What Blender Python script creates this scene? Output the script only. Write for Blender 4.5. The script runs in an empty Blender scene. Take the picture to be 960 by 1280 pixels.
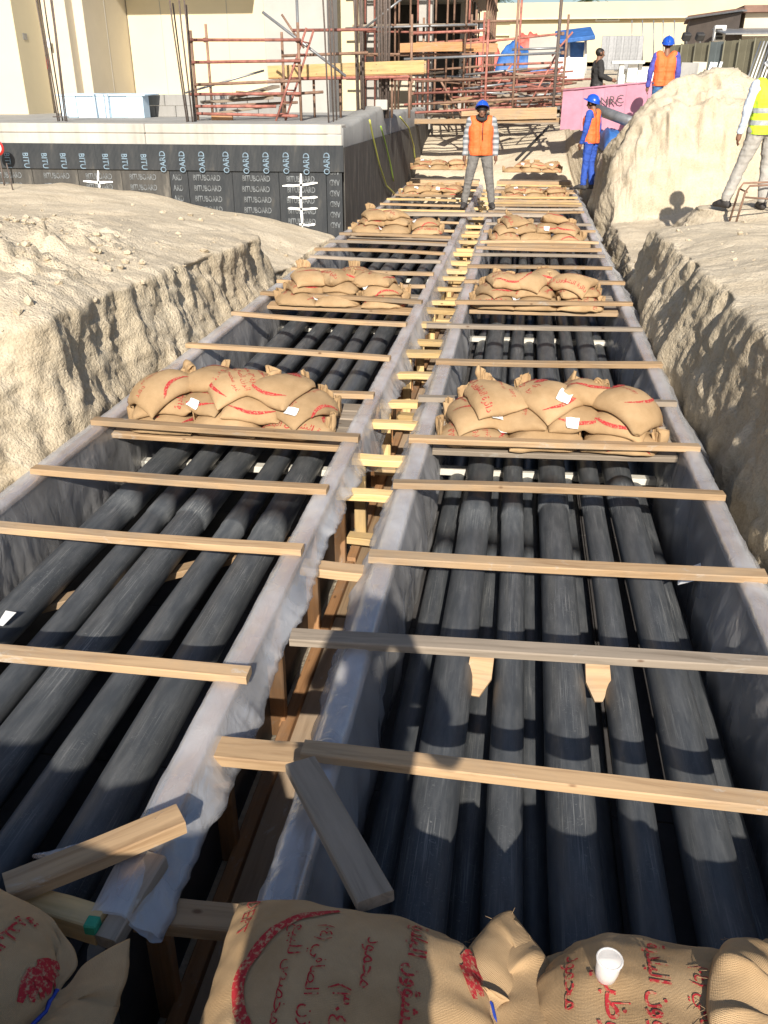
import bpy, bmesh, math, random
import numpy as np
from mathutils import Vector, Matrix, Euler

# ------------------------------------------------------------------ camera, sky, sun, exposure
scene = bpy.context.scene
COL = scene.collection
rnd = random.Random(7)
np.random.seed(3)
RAD = math.radians

cam_d = bpy.data.cameras.new('camera')
cam = bpy.data.objects.new('camera', cam_d)
COL.objects.link(cam)
scene.camera = cam
cam_d.sensor_fit = 'VERTICAL'
cam_d.sensor_height = 24.0
cam_d.lens = 24.0 * 1072.0 / 1280.0
cam_d.clip_start = 0.05
cam_d.clip_end = 2000
cam.location = (0, 0, 1.91)
cam.rotation_euler = Euler((RAD(90 - 26.1), 0, RAD(8.57)), 'XYZ')

SUN_EL, SUN_TURN = 30.6, 7.5
world = bpy.data.worlds.new('World')
scene.world = world
world.use_nodes = True
wn = world.node_tree
wn.nodes.clear()
w_out = wn.nodes.new('ShaderNodeOutputWorld')
w_bg = wn.nodes.new('ShaderNodeBackground')
w_sky = wn.nodes.new('ShaderNodeTexSky')
w_sky.sky_type = 'NISHITA'
w_sky.sun_disc = False
w_sky.sun_elevation = RAD(SUN_EL)
w_sky.sun_rotation = RAD(180 - SUN_TURN)
w_sky.dust_density = 1.2
w_sky.ozone_density = 2.0
w_bg.inputs[1].default_value = 0.068
wn.links.new(w_sky.outputs[0], w_bg.inputs[0])
wn.links.new(w_bg.outputs[0], w_out.inputs[0])

sun_d = bpy.data.lights.new('sun', 'SUN')
sun_d.energy = 4.6
sun_d.angle = RAD(0.53)
sun_d.color = (1.0, 0.93, 0.82)
sun = bpy.data.objects.new('sun', sun_d)
COL.objects.link(sun)
sd = Vector((-math.sin(RAD(SUN_TURN)) * math.cos(RAD(SUN_EL)), math.cos(RAD(SUN_TURN)) * math.cos(RAD(SUN_EL)), -math.sin(RAD(SUN_EL))))
sun.rotation_euler = sd.to_track_quat('-Z', 'Y').to_euler()
sun.location = (0, -20, 20)

scene.view_settings.view_transform = 'Standard'
scene.view_settings.look = 'None'
scene.view_settings.gamma = 1.0
scene.view_settings.exposure = 0.72
scene.cycles.transparent_max_bounces = 16
scene.cycles.max_bounces = 8

# ------------------------------------------------------------------ helpers: materials
def mat(name, build):
    m = bpy.data.materials.new(name)
    m.use_nodes = True
    nt = m.node_tree
    nt.nodes.clear()
    out = nt.nodes.new('ShaderNodeOutputMaterial')
    class N: pass
    n = N()
    def node(t, **kw):
        x = nt.nodes.new(t)
        for k, v in kw.items():
            if k.startswith('i_'):
                key = k[2:].replace('_', ' ')
                x.inputs[key].default_value = v
            else:
                setattr(x, k, v)
        return x
    n.node = node
    n.link = nt.links.new
    n.nt = nt
    n.out = out
    build(n)
    return m

def tex_coord(n, scale=(1, 1, 1), kind='Object'):
    tc = n.node('ShaderNodeTexCoord')
    mp = n.node('ShaderNodeMapping')
    mp.inputs['Scale'].default_value = scale
    n.link(tc.outputs[kind], mp.inputs[0])
    return mp.outputs[0]

def ramp(n, src, stops):
    r = n.node('ShaderNodeValToRGB')
    el = r.color_ramp.elements
    while len(el) < len(stops):
        el.new(0.5)
    for e, (p, c) in zip(el, stops):
        e.position = p
        e.color = (*c, 1) if len(c) == 3 else c
    n.link(src, r.inputs[0])
    return r.outputs[0]

def noise(n, vec, scale, detail=4, rough=0.6, dist=0.0):
    t = n.node('ShaderNodeTexNoise')
    t.inputs['Scale'].default_value = scale
    t.inputs['Detail'].default_value = detail
    t.inputs['Roughness'].default_value = rough
    t.inputs['Distortion'].default_value = dist
    n.link(vec, t.inputs['Vector'])
    return t.outputs['Fac']

def mixc(n, fac, a, b, mode='MIX'):
    x = n.node('ShaderNodeMix', data_type='RGBA', blend_type=mode)
    if isinstance(fac, float): x.inputs[0].default_value = fac
    else: n.link(fac, x.inputs[0])
    for i, v in ((6, a), (7, b)):
        if isinstance(v, tuple): x.inputs[i].default_value = (*v, 1)
        else: n.link(v, x.inputs[i])
    return x.outputs[2]

def math_n(n, op, a, b=0.0):
    x = n.node('ShaderNodeMath', operation=op)
    for i, v in ((0, a), (1, b)):
        if isinstance(v, (int, float)): x.inputs[i].default_value = v
        else: n.link(v, x.inputs[i])
    return x.outputs[0]

def principled(n, col, rough=0.7, bump=None, bstr=0.3, bdist=0.01, **kw):
    p = n.node('ShaderNodeBsdfPrincipled')
    if isinstance(col, tuple): p.inputs['Base Color'].default_value = (*col, 1)
    else: n.link(col, p.inputs['Base Color'])
    if isinstance(rough, (int, float)): p.inputs['Roughness'].default_value = rough
    else: n.link(rough, p.inputs['Roughness'])
    for k, v in kw.items():
        p.inputs[k.replace('_', ' ')].default_value = v
    if bump is not None:
        b = n.node('ShaderNodeBump')
        b.inputs['Strength'].default_value = bstr
        b.inputs['Distance'].default_value = bdist
        n.link(bump, b.inputs['Height'])
        n.link(b.outputs[0], p.inputs['Normal'])
    n.link(p.outputs[0], n.out.inputs[0])
    return p

def simple(name, col, rough=0.6, var=0.25, scale=6.0, bstr=0.12, obj_rand=0.0, **kw):
    """worn surface: base colour with blotchy variation and a light bump"""
    def b(n):
        v = tex_coord(n)
        f = noise(n, v, scale, 6, 0.65)
        lo = tuple(c * (1 - var) for c in col)
        hi = tuple(min(1, c * (1 + var)) for c in col)
        c = ramp(n, f, [(0.3, lo), (0.7, hi)])
        if obj_rand:
            oi = n.node('ShaderNodeObjectInfo')
            k = math_n(n, 'MULTIPLY_ADD', oi.outputs['Random'], obj_rand)
            k.node.inputs[2].default_value = 1 - obj_rand / 2
            c = mixc(n, 1.0, c, k, 'MULTIPLY')
        principled(n, c, rough, noise(n, v, scale * 6, 4), bstr, 0.01, **kw)
    return mat(name, b)

def m_sand(n):
    v = tex_coord(n)
    big = noise(n, v, 0.55, 5, 0.6)
    c = ramp(n, big, [(0.35, (0.50, 0.42, 0.305)), (0.55, (0.57, 0.485, 0.355)), (0.75, (0.625, 0.54, 0.405))])
    # damp crumbly seams in the cut soil, stretched upright
    vs = tex_coord(n, (3.0, 5.0, 1.1))
    seam = ramp(n, noise(n, vs, 1.0, 7, 0.68, 0.4), [(0.50, (0, 0, 0)), (0.68, (1, 1, 1))])
    c = mixc(n, math_n(n, 'MULTIPLY', seam, 0.34), c, (0.30, 0.235, 0.155))
    # wind-dried flats, painted paler to make up for low sun; damper soil in cuts
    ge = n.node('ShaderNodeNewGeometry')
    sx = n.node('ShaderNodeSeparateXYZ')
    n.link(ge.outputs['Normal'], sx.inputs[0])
    crust_lift = math_n(n, 'ADD', sx.outputs[2], math_n(n, 'MULTIPLY', big, 0.35))
    crust_lift = ramp(n, crust_lift, [(0.55, (0, 0, 0)), (1.0, (1, 1, 1))])
    c = mixc(n, math_n(n, 'MULTIPLY', crust_lift, 0.75), c, (0.69, 0.595, 0.455))
    trod = ramp(n, noise(n, tex_coord(n, (0.8, 2.6, 1)), 1.5, 6, 0.7, 0.5), [(0.40, (0.84, 0.82, 0.79)), (0.58, (1, 1, 1))])
    c = mixc(n, 0.8, c, trod, 'MULTIPLY')
    fine = noise(n, v, 38, 6, 0.7)
    grit = ramp(n, fine, [(0.30, (0.74, 0.72, 0.70)), (0.55, (1, 1, 1))])
    c = mixc(n, 0.75, c, grit, 'MULTIPLY')
    vo = n.node('ShaderNodeTexVoronoi')
    vo.inputs['Scale'].default_value = 55
    n.link(v, vo.inputs['Vector'])
    h = math_n(n, 'ADD', math_n(n, 'MULTIPLY', fine, 1.0), math_n(n, 'MULTIPLY', vo.outputs['Distance'], 0.35))
    h = math_n(n, 'ADD', h, math_n(n, 'MULTIPLY', noise(n, v, 9, 5, 0.65), 1.6))
    principled(n, c, 0.95, h, 0.7, 0.022, Specular_IOR_Level=0.1)

def timber(base, dark, knots=True, rough=0.75):
    def b(n):
        v = tex_coord(n, (0.9, 14, 14))
        oi = n.node('ShaderNodeObjectInfo')
        off = n.node('ShaderNodeVectorMath', operation='ADD')
        cmb = n.node('ShaderNodeCombineXYZ')
        r = math_n(n, 'MULTIPLY', oi.outputs['Random'], 37.0)
        for i in range(3): n.link(r, cmb.inputs[i])
        n.link(v, off.inputs[0]); n.link(cmb.outputs[0], off.inputs[1])
        g = noise(n, off.outputs[0], 2.2, 6, 0.62, 0.8)
        c = ramp(n, g, [(0.28, dark), (0.52, base), (0.78, tuple(min(1, x * 1.18) for x in base))])
        # dirt / weather smears
        v2 = n.node('ShaderNodeVectorMath', operation='ADD')
        n.link(tex_coord(n, (1.6, 3, 3)), v2.inputs[0]); n.link(cmb.outputs[0], v2.inputs[1])
        d = ramp(n, noise(n, v2.outputs[0], 1.3, 5, 0.7), [(0.45, (0, 0, 0)), (0.72, (1, 1, 1))])
        c = mixc(n, math_n(n, 'MULTIPLY', d, 0.6), c, (0.27, 0.23, 0.18))
        st = ramp(n, noise(n, v2.outputs[0], 3.1, 6, 0.75, 0.6), [(0.60, (0, 0, 0)), (0.68, (1, 1, 1))])
        c = mixc(n, math_n(n, 'MULTIPLY', st, 0.5), c, (0.46, 0.44, 0.40))
        if knots:
            vo = n.node('ShaderNodeTexVoronoi')
            vo.inputs['Scale'].default_value = 3.2
            n.link(v2.outputs[0], vo.inputs['Vector'])
            k = ramp(n, vo.outputs['Distance'], [(0.05, (1, 1, 1)), (0.10, (0, 0, 0))])
            c = mixc(n, math_n(n, 'MULTIPLY', k, 0.8), c, (0.12, 0.06, 0.03))
        k2 = math_n(n, 'MULTIPLY_ADD', oi.outputs['Random'], 0.55)
        k2.node.inputs[2].default_value = 0.68
        c = mixc(n, 1.0, c, k2, 'MULTIPLY')
        principled(n, c, rough, g, 0.25, 0.004, Specular_IOR_Level=0.25)
    return b

def m_pipe(n):
    v = tex_coord(n, (10, 1.6, 10))
    g = noise(n, v, 2.5, 6, 0.65, 0.2)
    dust = ramp(n, g, [(0.40, (0, 0, 0)), (0.80, (1, 1, 1))])
    c = mixc(n, math_n(n, 'MULTIPLY', dust, 0.45), (0.052, 0.057, 0.063), (0.19, 0.193, 0.195))
    zone = ramp(n, noise(n, tex_coord(n, (2.2, 1.1, 2.2)), 1.7, 4, 0.6), [(0.42, (0, 0, 0)), (0.66, (1, 1, 1))])
    scr = ramp(n, noise(n, tex_coord(n, (95, 1.6, 95)), 2.0, 4, 0.6), [(0.56, (0, 0, 0)), (0.64, (1, 1, 1))])
    scuff = ramp(n, noise(n, tex_coord(n, (30, 40, 30)), 2.0, 5, 0.7, 1.5), [(0.58, (0, 0, 0)), (0.66, (1, 1, 1))])
    m1 = math_n(n, 'MULTIPLY', math_n(n, 'MAXIMUM', scr, scuff), zone)
    c = mixc(n, math_n(n, 'MULTIPLY', m1, 0.55), c, (0.30, 0.30, 0.29))
    principled(n, c, 0.46, g, 0.1, 0.003, Specular_IOR_Level=0.45)

def m_burlap(n):
    v = tex_coord(n)
    oi = n.node('ShaderNodeObjectInfo')
    big = noise(n, v, 5, 5, 0.65)
    c = ramp(n, big, [(0.3, (0.36, 0.235, 0.122)), (0.55, (0.45, 0.305, 0.168)), (0.8, (0.52, 0.37, 0.215))])
    k = math_n(n, 'MULTIPLY_ADD', oi.outputs['Random'], 0.22)
    k.node.inputs[2].default_value = 0.88
    c = mixc(n, 1.0, c, k, 'MULTIPLY')
    uv = n.node('ShaderNodeUVMap')
    w = []
    for d in ('X', 'Y'):
        wv = n.node('ShaderNodeTexWave', wave_type='BANDS', bands_direction=d, wave_profile='SIN')
        wv.inputs['Scale'].default_value = 115
        wv.inputs['Distortion'].default_value = 3.5
        wv.inputs['Detail'].default_value = 2
        n.link(uv.outputs[0], wv.inputs[0])
        w.append(wv.outputs['Fac'])
    weave = math_n(n, 'MULTIPLY', w[0], w[1])
    dk = ramp(n, weave, [(0.0, (0.78, 0.76, 0.73)), (0.6, (1.05, 1.05, 1.05))])
    c = mixc(n, 0.45, c, dk, 'MULTIPLY')
    h = math_n(n, 'ADD', weave, math_n(n, 'MULTIPLY', noise(n, v, 26, 4), 1.5))
    principled(n, c, 0.9, h, 0.5, 0.003, Specular_IOR_Level=0.15)

def m_ink(n):
    v = tex_coord(n)
    f = ramp(n, noise(n, v, 90, 4, 0.7), [(0.38, (0.40, 0.26, 0.15)), (0.50, (0.40, 0.028, 0.035))])
    principled(n, f, 0.85, None, Specular_IOR_Level=0.15)

def m_plastic(n):
    v = tex_coord(n, (1, 1, 1))
    a = noise(n, tex_coord(n, (3, 1.2, 0.8)), 1.4, 3, 0.5, 0.4)
    op = ramp(n, a, [(0.30, (0.18, 0.18, 0.18)), (0.50, (0.32, 0.32, 0.32)), (0.72, (0.54, 0.54, 0.54))])
    dif = n.node('ShaderNodeBsdfDiffuse')
    dif.inputs[0].default_value = (0.95, 0.94, 0.95, 1)
    tl = n.node('ShaderNodeBsdfTranslucent')
    tl.inputs[0].default_value = (0.90, 0.90, 0.91, 1)
    gl = n.node('ShaderNodeBsdfGlossy')
    gl.inputs['Roughness'].default_value = 0.22
    gl.inputs[0].default_value = (0.9, 0.9, 0.92, 1)
    tr = n.node('ShaderNodeBsdfTransparent')
    tr.inputs[0].default_value = (0.93, 0.94, 0.95, 1)
    bp = n.node('ShaderNodeBump')
    bp.inputs['Strength'].default_value = 0.8
    bp.inputs['Distance'].default_value = 0.014
    cr = noise(n, tex_coord(n, (8, 4, 2.2)), 1.6, 4, 0.55, 1.2)
    cr = math_n(n, 'ABSOLUTE', math_n(n, 'SUBTRACT', cr, 0.5))
    n.link(cr, bp.inputs['Height'])
    for s in (dif, tl, gl): n.link(bp.outputs[0], s.inputs['Normal'])
    m1 = n.node('ShaderNodeMixShader'); m1.inputs[0].default_value = 0.35
    n.link(dif.outputs[0], m1.inputs[1]); n.link(tl.outputs[0], m1.inputs[2])
    m2 = n.node('ShaderNodeMixShader')
    n.link(op, m2.inputs[0])
    n.link(tr.outputs[0], m2.inputs[1]); n.link(m1.outputs[0], m2.inputs[2])
    m3 = n.node('ShaderNodeMixShader'); m3.inputs[0].default_value = 0.13
    n.link(m2.outputs[0], m3.inputs[1]); n.link(gl.outputs[0], m3.inputs[2])
    n.link(m3.outputs[0], n.out.inputs[0])

def m_clear(n):
    gl = n.node('ShaderNodeBsdfPrincipled')
    gl.inputs['Base Color'].default_value = (0.9, 0.88, 0.86, 1)
    gl.inputs['Roughness'].default_value = 0.3
    tr = n.node('ShaderNodeBsdfTransparent')
    m = n.node('ShaderNodeMixShader'); m.inputs[0].default_value = 0.48
    n.link(tr.outputs[0], m.inputs[1]); n.link(gl.outputs[0], m.inputs[2])
    n.link(m.outputs[0], n.out.inputs[0])

def m_concrete(base):
    def b(n):
        v = tex_coord(n)
        f = noise(n, v, 1.4, 7, 0.65)
        c = ramp(n, f, [(0.3, tuple(x * 0.78 for x in base)), (0.55, base), (0.8, tuple(min(1, x * 1.12) for x in base))])
        st = ramp(n, noise(n, tex_coord(n, (5, 5, 0.5)), 1.4, 5, 0.6), [(0.5, (1, 1, 1)), (0.72, (0.74, 0.73, 0.70))])
        c = mixc(n, 0.7, c, st, 'MULTIPLY')
        sp = noise(n, v, 60, 4, 0.7)
        principled(n, c, 0.88, sp, 0.3, 0.006, Specular_IOR_Level=0.2)
    return b

def m_bitumen(n):
    v = tex_coord(n)
    f = noise(n, tex_coord(n, (4, 4, 1.2)), 1.6, 6, 0.65)
    c = ramp(n, f, [(0.35, (0.014, 0.018, 0.023)), (0.62, (0.034, 0.037, 0.040)), (0.8, (0.075, 0.07, 0.062))])
    wv = n.node('ShaderNodeTexWave', wave_type='BANDS', bands_direction='DIAGONAL')
    wv.inputs['Scale'].default_value = 30
    n.link(tex_coord(n, (1, 1, 0)), wv.inputs[0])
    principled(n, c, 0.6, wv.outputs['Fac'], 0.35, 0.006)

def m_bitumen_dusty(n):
    f = noise(n, tex_coord(n, (4, 4, 1.0)), 1.3, 7, 0.7)
    c = ramp(n, f, [(0.30, (0.038, 0.036, 0.034)), (0.55, (0.075, 0.070, 0.062)), (0.78, (0.20, 0.18, 0.15))])
    wv = n.node('ShaderNodeTexWave', wave_type='BANDS', bands_direction='DIAGONAL')
    wv.inputs['Scale'].default_value = 30
    n.link(tex_coord(n, (1, 1, 0)), wv.inputs[0])
    principled(n, c, 0.75, wv.outputs['Fac'], 0.4, 0.006)

M = {
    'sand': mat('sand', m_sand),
    'timber': mat('timber', timber((0.43, 0.29, 0.165), (0.27, 0.165, 0.085))),
    'timber_new': mat('timber_new', timber((0.62, 0.43, 0.20), (0.46, 0.29, 0.11))),
    'timber_orange': mat('timber_orange', timber((0.42, 0.22, 0.10), (0.29, 0.14, 0.06))),
    'timber_grey': mat('timber_grey', timber((0.33, 0.27, 0.21), (0.20, 0.16, 0.12))),
    'ply': mat('ply', timber((0.34, 0.25, 0.17), (0.24, 0.17, 0.11), False)),
    'film_ply': simple('film_ply', (0.060, 0.056, 0.055), 0.6, 0.4, 2.5),
    'pipe': mat('pipe', m_pipe),
    'burlap': mat('burlap', m_burlap),
    'ink': mat('ink', m_ink),
    'plastic': mat('plastic', m_plastic),
    'clear': mat('clear', m_clear),
    'concrete': mat('concrete', m_concrete((0.47, 0.445, 0.40))),
    'concrete_grey': mat('concrete_grey', m_concrete((0.34, 0.335, 0.32))),
    'bitumen': mat('bitumen', m_bitumen),
    'bitumen_dusty': mat('bitumen_dusty', m_bitumen_dusty),
    'letter': simple('letter', (0.22, 0.32, 0.40), 0.7, 0.25, 9),
    'letter_dim': simple('letter_dim', (0.20, 0.22, 0.235), 0.8, 0.45, 14),
    'white_paint': simple('white_paint', (0.78, 0.78, 0.76), 0.7, 0.12, 20),
    'cream': simple('cream', (0.68, 0.585, 0.39), 0.85, 0.05, 0.8),
    'grey_render': simple('grey_render', (0.40, 0.385, 0.355), 0.9, 0.10, 0.9),
    'beige_render': simple('beige_render', (0.60, 0.53, 0.41), 0.9, 0.07, 0.8),
    'steel_red': simple('steel_red', (0.30, 0.115, 0.088), 0.75, 0.5, 9, 0.2, 0.5),
    'steel_rust': simple('steel_rust', (0.21, 0.125, 0.085), 0.8, 0.4, 8, 0.3, 0.4),
    'rebar': simple('rebar', (0.115, 0.088, 0.075), 0.75, 0.35, 30, 0.5),
    'galv': simple('galv', (0.27, 0.275, 0.285), 0.45, 0.2, 8, 0.1, 0.2, Metallic=0.5),
    'blue_foam': simple('blue_foam', (0.55, 0.69, 0.80), 0.8, 0.06, 4),
    'blue_tarp': simple('blue_tarp', (0.035, 0.13, 0.38), 0.55, 0.35, 3),
    'red_tarp': simple('red_tarp', (0.62, 0.12, 0.09), 0.6, 0.25, 3),
    'pink': simple('pink', (0.52, 0.235, 0.31), 0.7, 0.14, 3.5),
    'stencil': simple('stencil', (0.10, 0.075, 0.08), 0.8, 0.4, 40),
    'fence': simple('fence', (0.135, 0.125, 0.085), 0.7, 0.2, 2, 0.1, 0.25),
    'fence_blue': simple('fence_blue', (0.10, 0.12, 0.125), 0.7, 0.2, 2),
    'dark_wall': simple('dark_wall', (0.105, 0.085, 0.072), 0.8, 0.2, 2),
    'dark': simple('dark', (0.035, 0.033, 0.032), 0.6, 0.3, 5),
    'glass': simple('glass', (0.05, 0.065, 0.08), 0.12, 0.3, 2),
    'white_metal': simple('white_metal', (0.74, 0.74, 0.72), 0.5, 0.08, 6),
    'roof_brown': simple('roof_brown', (0.20, 0.115, 0.085), 0.8, 0.2, 3),
    'orange_net': simple('orange_net', (0.75, 0.16, 0.045), 0.7, 0.2, 14),
    'red_paint': simple('red_paint', (0.50, 0.03, 0.025), 0.35, 0.15, 6),
    'paper': simple('paper', (0.78, 0.78, 0.77), 0.8, 0.05, 20),
    'string_blue': simple('string_blue', (0.02, 0.055, 0.36), 0.6, 0.2, 60),
    'string_tan': simple('string_tan', (0.33, 0.22, 0.12), 0.9, 0.2, 60),
    'hose_green': simple('hose_green', (0.30, 0.46, 0.07), 0.5, 0.15, 20),
    'hose_yellow': simple('hose_yellow', (0.55, 0.56, 0.12), 0.5, 0.15, 20),
    'green_paint': simple('green_paint', (0.03, 0.30, 0.17), 0.6, 0.2, 20),
    'asphalt': simple('asphalt', (0.33, 0.31, 0.28), 0.9, 0.12, 0.7),
    'leaf': simple('leaf', (0.055, 0.095, 0.035), 0.7, 0.35, 4),
    'trunk': simple('trunk', (0.16, 0.12, 0.08), 0.9, 0.3, 10),
    'block': mat('block', m_concrete((0.31, 0.30, 0.285))),
    'spacer': mat('spacer', m_concrete((0.60, 0.57, 0.50))),
    # clothing and skin
    'skin': simple('skin', (0.21, 0.105, 0.065), 0.55, 0.12, 12),
    'hair': simple('hair', (0.012, 0.010, 0.009), 0.6, 0.3, 40),
    'helmet_blue': simple('helmet_blue', (0.015, 0.085, 0.50), 0.28, 0.08, 8),
    'helmet_white': simple('helmet_white', (0.78, 0.78, 0.76), 0.3, 0.06, 8),
    'vest_orange': simple('vest_orange', (0.86, 0.15, 0.035), 0.7, 0.12, 16),
    'vest_yellow': simple('vest_yellow', (0.58, 0.80, 0.035), 0.7, 0.10, 10),
    'tape': simple('tape', (0.34, 0.36, 0.36), 0.35, 0.12, 30),
    'blue_cloth': simple('blue_cloth', (0.03, 0.085, 0.40), 0.85, 0.2, 14),
    'purple_cloth': simple('purple_cloth', (0.07, 0.075, 0.36), 0.85, 0.2, 14),
    'jeans': simple('jeans', (0.055, 0.15, 0.33), 0.9, 0.25, 14),
    'grey_cloth': simple('grey_cloth', (0.165, 0.155, 0.145), 0.9, 0.2, 14),
    'light_grey_cloth': simple('light_grey_cloth', (0.36, 0.34, 0.31), 0.9, 0.15, 12),
    'pale_blue_cloth': simple('pale_blue_cloth', (0.50, 0.56, 0.66), 0.9, 0.10, 12),
    'black_cloth': simple('black_cloth', (0.030, 0.028, 0.028), 0.9, 0.2, 14),
    'shoe': simple('shoe', (0.045, 0.040, 0.038), 0.7, 0.2, 20),
}
def m_stripes(n):
    v = tex_coord(n)
    wv = n.node('ShaderNodeTexWave', wave_type='BANDS', bands_direction='Z')
    wv.inputs['Scale'].default_value = 3.6
    n.link(v, wv.inputs[0])
    c = ramp(n, wv.outputs['Fac'], [(0.42, (0.17, 0.185, 0.20)), (0.56, (0.37, 0.385, 0.395))])
    principled(n, c, 0.9)
M['stripes'] = mat('stripes', m_stripes)
def m_faded(ink, board_c, cut):
    def b(n):
        v = tex_coord(n, kind='Object')
        f = ramp(n, noise(n, v, 7, 7, 0.75), [(cut - .10, board_c), (cut + .06, ink)])
        principled(n, f, 0.75)
    return b
M['cream_far'] = simple('cream_far', (0.56, 0.48, 0.32), 0.85, 0.06, 0.4)
M['letter'] = mat('letter_faded', m_faded((0.19, 0.27, 0.34), (0.04, 0.045, 0.05), 0.44))
M['letter_dim'] = mat('letter_dim_faded', m_faded((0.19, 0.205, 0.215), (0.05, 0.05, 0.048), 0.49))

# ------------------------------------------------------------------ helpers: objects
def tag(o, label=None, cat=None, group=None, kind=None):
    if label: o['label'] = label
    if cat: o['category'] = cat
    if group: o['group'] = group
    if kind: o['kind'] = kind
    return o

def thing(name, loc, label, cat, group=None):
    o = bpy.data.objects.new(name, None)
    o.empty_display_size = 0.1
    o.location = loc
    COL.objects.link(o)
    return tag(o, label, cat, group)

def full_inv(p):
    m = p.matrix_basis.copy()
    q = p
    while q.parent:
        m = q.parent.matrix_basis @ m if False else m
        q = q.parent
    return m

def attach(o, parent):
    """parent keeping the world coordinates the child was built in"""
    if parent is None: return o
    chain = Matrix.Identity(4)
    q = parent
    lst = []
    while q:
        lst.append(q); q = q.parent
    for q in reversed(lst):
        chain = chain @ (q.matrix_parent_inverse @ q.matrix_basis if q.parent else q.matrix_basis)
    o.parent = parent
    o.matrix_parent_inverse = chain.inverted()
    return o

def mesh_obj(name, me, m, parent=None, smooth=False):
    o = bpy.data.objects.new(name, me)
    COL.objects.link(o)
    if m is not None and not me.materials:
        for x in (m if isinstance(m, (list, tuple)) else [m]):
            me.materials.append(M[x] if isinstance(x, str) else x)
    if smooth:
        me.polygons.foreach_set('use_smooth', [True] * len(me.polygons))
    return attach(o, parent)

def from_data(name, v, f, m, parent=None, smooth=False):
    me = bpy.data.meshes.new(name)
    me.from_pydata([tuple(map(float, p)) for p in v], [], f)
    me.update()
    return mesh_obj(name, me, m, parent, smooth)

def from_bm(name, bm, m, parent=None, smooth=False):
    me = bpy.data.meshes.new(name)
    bm.to_mesh(me)
    bm.free()
    return mesh_obj(name, me, m, parent, smooth)

def frame_of(p0, p1, roll=0.0, up=(0, 0, 1)):
    p0, p1 = Vector(p0), Vector(p1)
    x = (p1 - p0).normalized()
    u = Vector(up)
    if abs(x.dot(u)) > 0.98: u = Vector((0, 1, 0))
    y = u.cross(x).normalized()
    z = x.cross(y)
    R = Matrix((x, y, z)).transposed().to_4x4()
    return Matrix.Translation((p0 + p1) / 2) @ R @ Matrix.Rotation(roll, 4, 'X')

def board(name, p0, p1, w, t, m, parent=None, roll=0.0, chamfer=0.004, warp=0.004, up=(0, 0, 1)):
    """sawn board: length on local x, width w on local y, thickness t on local z; soft arrises, slight warp"""
    L = (Vector(p1) - Vector(p0)).length
    c = min(chamfer, t * 0.2, w * 0.2)
    prof = [(-w/2 + c, -t/2), (w/2 - c, -t/2), (w/2, -t/2 + c), (w/2, t/2 - c), (w/2 - c, t/2), (-w/2 + c, t/2), (-w/2, t/2 - c), (-w/2, -t/2 + c)]
    n = 4 if L > 0.5 else 2
    b1, b2, tw = rnd.uniform(-warp, warp), rnd.uniform(-warp, warp), rnd.uniform(-1, 1) * warp * 6
    vs, fs = [], []
    for i in range(n + 1):
        s = i / n
        k = math.sin(math.pi * s)
        a = tw * (s - 0.5)
        sq = rnd.uniform(-0.002, 0.002) if i in (0, n) else 0
        for (y, z) in prof:
            vs.append(((s - 0.5) * L + sq, y * math.cos(a) - z * math.sin(a) + b1 * k, y * math.sin(a) + z * math.cos(a) + b2 * k))
    for i in range(n):
        for j in range(8):
            fs.append((i*8 + j, i*8 + (j+1) % 8, (i+1)*8 + (j+1) % 8, (i+1)*8 + j))
    fs.append(tuple(reversed(range(8))))
    fs.append(tuple(range(n*8, n*8 + 8)))
    me = bpy.data.meshes.new(name)
    me.from_pydata(vs, [], fs)
    o = bpy.data.objects.new(name, me)
    me.materials.append(M[m])
    o.matrix_basis = frame_of(p0, p1, roll, up)
    COL.objects.link(o)
    return attach(o, parent)

def box(name, c, s, m, parent=None, rz=0.0, bev=0.006, rx=0.0, ry=0.0):
    bm = bmesh.new()
    bmesh.ops.create_cube(bm, size=1.0)
    bmesh.ops.scale(bm, vec=s, verts=bm.verts)
    b = min(bev, min(s) * 0.3)
    if b > 0:
        bmesh.ops.bevel(bm, geom=list(bm.edges), offset=b, segments=1, affect='EDGES')
    me = bpy.data.meshes.new(name)
    bm.to_mesh(me); bm.free()
    o = bpy.data.objects.new(name, me)
    me.materials.append(M[m] if isinstance(m, str) else m)
    o.location = c
    o.rotation_euler = (rx, ry, rz)
    COL.objects.link(o)
    return attach(o, parent)

def tube(name, pts, r, m, parent=None, seg=8, closed=False, caps=True, radii=None):
    """round tube along a polyline"""
    P = [Vector(p) for p in pts]
    n = len(P)
    vs, fs = [], []
    prev = None
    for i, p in enumerate(P):
        if closed: t = P[(i+1) % n] - P[i-1]
        else: t = P[min(i+1, n-1)] - P[max(i-1, 0)]
        t.normalize()
        if prev is None:
            a = t.orthogonal().normalized()
        else:
            a = (prev - t * prev.dot(t)).normalized()
        prev = a
        b = t.cross(a)
        rr = radii[i] if radii else r
        for k in range(seg):
            an = 2 * math.pi * k / seg
            vs.append(p + (a * math.cos(an) + b * math.sin(an)) * rr)
    rng = n if closed else n - 1
    for i in range(rng):
        j = (i + 1) % n
        for k in range(seg):
            fs.append((i*seg + k, i*seg + (k+1) % seg, j*seg + (k+1) % seg, j*seg + k))
    if caps and not closed:
        fs.append(tuple(reversed(range(seg))))
        fs.append(tuple(range((n-1)*seg, n*seg)))
    return from_data(name, vs, fs, m, parent, True)

# vectorised gradient-ish value noise
def _hash(ix, iy, iz):
    h = (ix * 374761393 + iy * 668265263 + iz * 2147483647) & 0xffffffff
    h = ((h ^ (h >> 13)) * 1274126177) & 0xffffffff
    return ((h ^ (h >> 16)) & 0xffff) / 32767.5 - 1.0

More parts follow.
